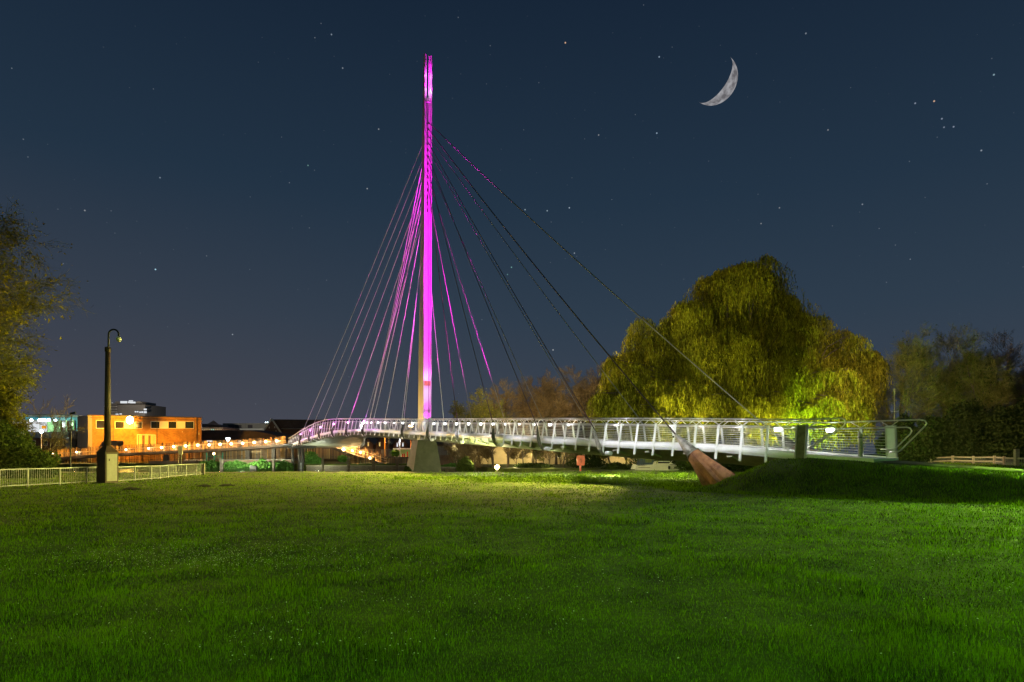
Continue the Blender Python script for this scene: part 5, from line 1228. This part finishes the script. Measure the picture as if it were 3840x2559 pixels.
# notice board on two posts
nb_ = thing('notice_board', P(678,1790,50), 'white notice board with lines of small print on two posts before the ramp', 'sign')
nb_b = MB().box((XP(670,49.9),49.85,ZP(1705,50)),(XP(685,49.9),49.9,ZP(1674,50))).build('board', mat('notice_white',(.6,.58,.56),.6), nb_)
d = MB()
for k in range(12):
    y = 1678+k*2.1; d.box((XP(671.5,49.8),49.835,ZP(y+.7,50)),(XP(671.5+R.uniform(8,12),49.8),49.848,ZP(y,50)))
d.build('print_lines', mat('print_ink',(.12,.1,.1),.8), nb_b)
for x in (668.5,679.5): MB().bar(P(x,1790,50.02), P(x,1674 if x < 670 else 1700,50.02), .05, .05, (1,0,0)).build('post', M['dark'], nb_)
# sensor lamp post on the left
lp = thing('cctv_pole', P(262,1810,66), 'slim pole with camera head and side arms left of the camera cabinet', 'camera pole')
MB().tube([P(262,1790,66), P(268,1557,66)], [.09,.05], 8).build('pole', M['blackm'], lp)
MB().bar(P(264,1553,66), P(283,1548,66), .22, .2, (0,1,0)).build('camera_head', M['dark'], lp)
MB().tube([P(254,1609,65.9), P(257,1612,65.9), P(277,1612,65.9), P(281,1609,65.9)], .04, 6).build('side_arm', M['trim'], lp)

# ------------------------------------------------------------------ boat, lifebuoy, right side
bt_ = thing('cabin_cruiser', P(2450,1765,65), 'small cream cabin cruiser with dark blue rear canopy moored behind the lawn', 'boat')
Db = 65; y0 = 64.1
def bp_(px, py, dy): q = P(px,py,Db); q.y += dy; return q
d = MB(); rings = []
for px, hy, wd in ((2385,1745,.80),(2400,1744.5,.9),(2450,1742,.98),(2500,1741,.95),(2540,1741,.7),(2563,1742,.35),(2574,1743,.06)):
    c = bp_(px,hy,0); lo = 1768; b_ = bp_(px,lo,0)
    rings.append([c+Vector((0,-wd,0)), c+Vector((0,wd,0)), Vector((c.x-(.0),c.y+wd*.6,b_.z-.3)), Vector((c.x,c.y-wd*.6,b_.z-.3))])
loft(d, rings); hl = d.build('hull', M['hull'], bt_)
d = MB()
for pa, pb in (((2387,1753.5),(2430,1753)),): d.bar(bp_(*pa,-.93), bp_(*pb,-.98), .04, .05, (0,0,1))
d.bar(bp_(2385,1745.5,-.85), bp_(2540,1741.8,-.86), .05, .12, (0,0,1)); d.build('rubbing_strake', M['dark'], hl)
d = MB(); d.prism([bp_(2441,1742,-.62), bp_(2520,1741,-.62), bp_(2512,1736,-.6), bp_(2506,1730,-.55), bp_(2452,1730,-.55)], (0,1.3,0)); cb_ = d.build('cabin', M['hull'], bt_)
d = MB(); d.prism([bp_(2463,1738,-.66), bp_(2503,1738,-.66), bp_(2508,1733,-.66), bp_(2462,1732,-.66)], (0,.05,0)); d.build('cabin_window', M['glass'], cb_)
d = MB(); d.prism([bp_(2391,1744,-.75), bp_(2441,1742,-.75), bp_(2449,1728,-.6), bp_(2452,1706,-.5), bp_(2402,1706,-.5)], (0,1.4,0)); cn = d.build('canopy', M['canvas'], bt_)
d = MB(); d.prism([bp_(2414,1735,-.80), bp_(2436,1735,-.80), bp_(2443,1716,-.64), bp_(2411,1714,-.64)], (0,.04,0)); d.build('canopy_window', mat('clear_vinyl',(.10,.12,.05),.2), cn)
MB().tube([bp_(2510,1737,-.5), bp_(2517,1727,-.45)], .03, 5).build('windscreen_frame', M['trim'], cb_)
MB().sphere(bp_(2500,1753,-1.02), .12, 8, 6, 1.7).build('fender', M['blackm'], bt_)
d = MB(); d.prism([bp_(2366,1760,-.2), bp_(2384,1760,-.2), bp_(2384,1743,-.2), bp_(2376,1741,-.2), bp_(2370,1750,-.2)], (0,.4,0)); d.build('outboard_motor', M['hull'], bt_)
Dl = 59.; gl_ = gz(XP(2177,Dl),Dl); lb_ = thing('lifebuoy_box', (XP(2177,Dl),Dl,gl_), 'red lifebuoy housing on a single red post by the river', 'lifebuoy')
c = P(2178,1727.5,Dl); d = MB(); w_, h_ = .37, .46
prof = [(-w_+.05,-h_),(w_-.05,-h_),(w_,-h_+.06),(w_,h_-.06),(w_-.05,h_),(-w_+.05,h_),(-w_,h_-.06),(-w_,-h_+.06)]
d.prism([c+Vector((x,0,z)) for x, z in prof], (0,.2,0)); bx_ = d.build('housing', M['red'], lb_)
ring = [c+Vector((.085*math.cos(q), -.03, -.03+.15*math.sin(q))) for q in [6.283*i/18 for i in range(19)]]
MB().tube(ring, .02, 5, cap=False).build('ring_emblem', M['blackm'], bx_); MB().box((c.x-.09,c.y-.02,c.z+.2),(c.x+.09,c.y-.005,c.z+.23)).build('marking', M['blackm'], bx_)
MB().bar((XP(2177,Dl),Dl+.1,gl_-.1),(XP(2177,Dl),Dl+.1,c.z-h_+.02), .16, .08, (1,0,0)).build('post', M['red'], lb_)
# bollard on the path
qb = P(3226,1722,29.2); qb.z = gz(qb.x,qb.y); bo = thing('bollard', qb, 'dark slant topped bollard standing on the path at the bridge entrance', 'bollard')
loft_ = MB(); rings = []
rings = [[qb+Vector((.1*math.cos(q),.1*math.sin(q),h)) for q in [6.283*i/14 for i in range(14)]] for h in (0,1.12)]
rings.append([qb+Vector((.1*math.cos(q),.1*math.sin(q),1.22-.11*math.cos(q))) for q in [6.283*i/14 for i in range(14)]])
loft(loft_, rings); sf = loft_.build('shaft', M['galv'], bo); MB().tube([qb+Vector((0,0,.98)), qb+Vector((0,0,1.05))], .104, 14).build('band', M['dark'], sf)
bs = P(3345,1712,31.5); tag(MB().obox(Vector((bs.x,bs.y,gz(bs.x,bs.y)+.07)), (.33,0,0),(0,.15,0),(0,0,.07)).obox(Vector((bs.x,bs.y,gz(bs.x,bs.y)+.16)), (.2,0,0),(0,.1,0),(0,0,.03)).build('grit_box', M['blue']), 'small bright blue box on the ground at the end of the bridge rail', 'box')
# timber post and rail fence
ff_ = [(3370,62),(3411,60),(3492,57),(3573,54),(3650,51),(3729,48),(3766,45),(3812,41),(3880,40)]
tf_ = thing('timber_fence', (XP(3600,52),52,.9), 'low weathered timber fence with wire mesh beyond the path', 'fence')
fp_ = []
for i, (x, D) in enumerate(ff_):
    xx = XP(x,D); z = gz(xx,D); tall = x == 3812; h = 1.10 if tall else .62; fp_.append(Vector((xx,D,z)))
    MB().bar((xx,D,z-.2),(xx,D,z+h), .24 if tall else .15, .2 if tall else .12, (1,0,0)).build('post', M['wood'], tf_)
for a, b in zip(fp_, fp_[1:]):
    for h in ((.5,) if a.x < XP(3729,48)-.1 else (.5,.2)): MB().bar(a+Vector((0,-.08,h)), b+Vector((0,-.08,h)), .1, .04, (0,0,1)).build('rail', M['wood'], tf_)
d = MB()
for a, b in zip(fp_, fp_[1:]):
    n_ = int((b-a).length/.12)
    for k in range(n_): q = a.lerp(b,k/n_); d.bar(q+Vector((0,-.04,0)), q+Vector((0,-.04,.46)), .007, .007, (1,0,0))
    for h in (.1,.2,.3,.4): d.bar(a+Vector((0,-.04,h)), b+Vector((0,-.04,h)), .007, .007, (0,0,1))
d.build('wire_mesh', M['rail'], tf_)
# twin-arm lamp among the trees
ta = thing('lamp_column', P(3354,1700,58), 'unlit lamp column with side arms among the bare trees', 'street lamp')
MB().tube([P(3354,1710,58), P(3354,1462,58)], [.09,.05], 8).build('pole', M['dark'], ta); MB().tube([P(3338,1541,57.9), P(3345,1544,57.9), P(3362,1544,57.9), P(3370,1541,57.9)], .03, 6).build('side_arm', M['rail'], ta)
d = MB(); d.lathe(P(3354,1470,58), [(.06,-.2),(.16,.1),(.2,.28),(.18,.32)], 10); d.build('lantern', M['dark'], ta)

# ------------------------------------------------------------------ lamps out of view; the pair behind the viewer added to light the lawn
def unseen_lamp(x, y, h, energy, col, tgt, cone, label):
    z = gz(x,y); o = thing('unseen_lamp', (x,y,z), label, 'street lamp'); MB().tube([(x,y,z),(x,y,z+h)], [.08,.05], 8).build('pole', M['galv'], o)
    MB().obox((x,y,z+h+.06), (.25,0,0),(0,.14,0),(0,0,.05)).build('lamp_head', E['led'], o)
    light('SPOT','unseen_lamp_beam',(x,y,z+h-.05), energy, col, .12, o, target=tgt, cone=cone, blend=.7)
unseen_lamp(31,31,3.0, 170000,(.50,1,.08),(13,6,0),78,'park lamp beside the path beyond the embankment')
unseen_lamp(-20,-8,8, 20000,(1,.86,.12),(-4,22,0),74,'added unseen lamp behind the viewer, lighting the lawn')
unseen_lamp(8,-12,9, 27000,(.34,1,.08),(4,9,0),98,'second added unseen lamp behind the viewer')
light('SPOT','willow_wash_light', P(3060,1700,46), 26000, (.55,1,.08), .2, target=P(3080,1560,60), cone=70, blend=1)
light('SPOT','willow_wash_light', P(2000,1690,66)+Vector((0,0,3)), 62000, (1,.76,.18), .3, target=P(2640,1330,60), cone=60, blend=.8)  # added from the left to brighten the willow; no lamp stands there
light('POINT','added_fill_light', P(3520,1690,52), 130, (.85,1,.3), .2)  # unseen light added among the right-hand bushes
light('SPOT','added_fill_light', (-27,20,5), 15000, (1,.66,.16), .3, target=P(40,1480,43), cone=62, blend=.8)  # added off frame to light the left trees and shrub
light('SPOT','added_fill_light', P(3300,1700,40)+Vector((0,0,5)), 24000, (1,.70,.36), .3, target=P(3620,1480,62), cone=80, blend=.8)  # added to lift the dark trees beyond the fence
light('SPOT','tree_row_fill_light', (XP(1850,58),58,7.5), 90000, (1,.74,.36), .3, target=P(2050,1490,95), cone=50, blend=.8)  # added over the water to light the bare tree row

light('SPOT','willow_wash_light', (XP(2480,49),49,.7), 15000, (.92,.92,.16), .3, target=P(2740,1280,59), cone=78, blend=.9)  # low uplight without a fixture, added for the willow's front
light('POINT','added_fill_light', P(900,1650,205), 42000, (1,.9,.7), .5)  # added to brighten the middle-distance buildings
light('POINT','added_fill_light', P(490,1570,385), 35000, (1,.8,.6), .5)  # added in front of the tower block to lighten it
light('POINT','added_fill_light', P(280,1610,120), 1800, (1,.75,.5), .5)  # another added light, among the left-hand buildings
for px_, D_, e_ in ((2300,47,2200),(2560,42,1700),(2060,50,1500),(1780,52,900)): light('POINT','lawn_fill_light', (XP(px_,D_),D_,1.1), e_, (.9,1,.35), .2)  # fill added over the lawn; no lamps stand here

light('POINT','pier_side_fill', (XP(1400,64),64,1.0), 260, (1,.88,.6), .2)  # two fills added over the water for the pier's left face
light('POINT','pier_side_fill', (XP(1330,66),66,.5), 160, (1,.88,.6), .2)

light('POINT','boat_fill_light', P(2420,1712,60.5), 260, (1,.85,.5), .2)  # added to lift the dark boat

light('POINT','thicket_glow_light', P(2070,1735,70.5), 420, (1,.82,.45), .3)  # one more fill added before the scrub

light('SPOT','willow_wash_light', (XP(2880,50),50,.7), 11000, (.9,.95,.16), .3, target=P(2850,1240,60), cone=70, blend=.9)  # another added uplight, for the dark middle of the willow
fq = Vector((anc_foot.x, anc_foot.y, gz(anc_foot.x, anc_foot.y)))
d = MB(); rings = [[fq+Vector((math.cos(q)*r*(1+.08*math.sin(5*q)), math.sin(q)*r*.8, gz(fq.x+math.cos(q)*r, fq.y+math.sin(q)*r*.8)-fq.z+h)) for q in [6.283*k/20 for k in range(20)]] for r, h in ((1.15,-.02),(1.0,.03),(.3,.04))]
loft(d, rings); tag(d.build('bare_soil', mat('worn_soil',(.05,.04,.02),.95,var=.4,scale=9,bump=.6), smooth=True), None, None, kind='structure')

light('SPOT','unseen_lamp_beam', (8,-12,9.1), 95000, (1,.88,.20), .2, target=P(2700,1270,61), cone=21, blend=.9)  # extra beam added at the rear lamp to light the willow evenly
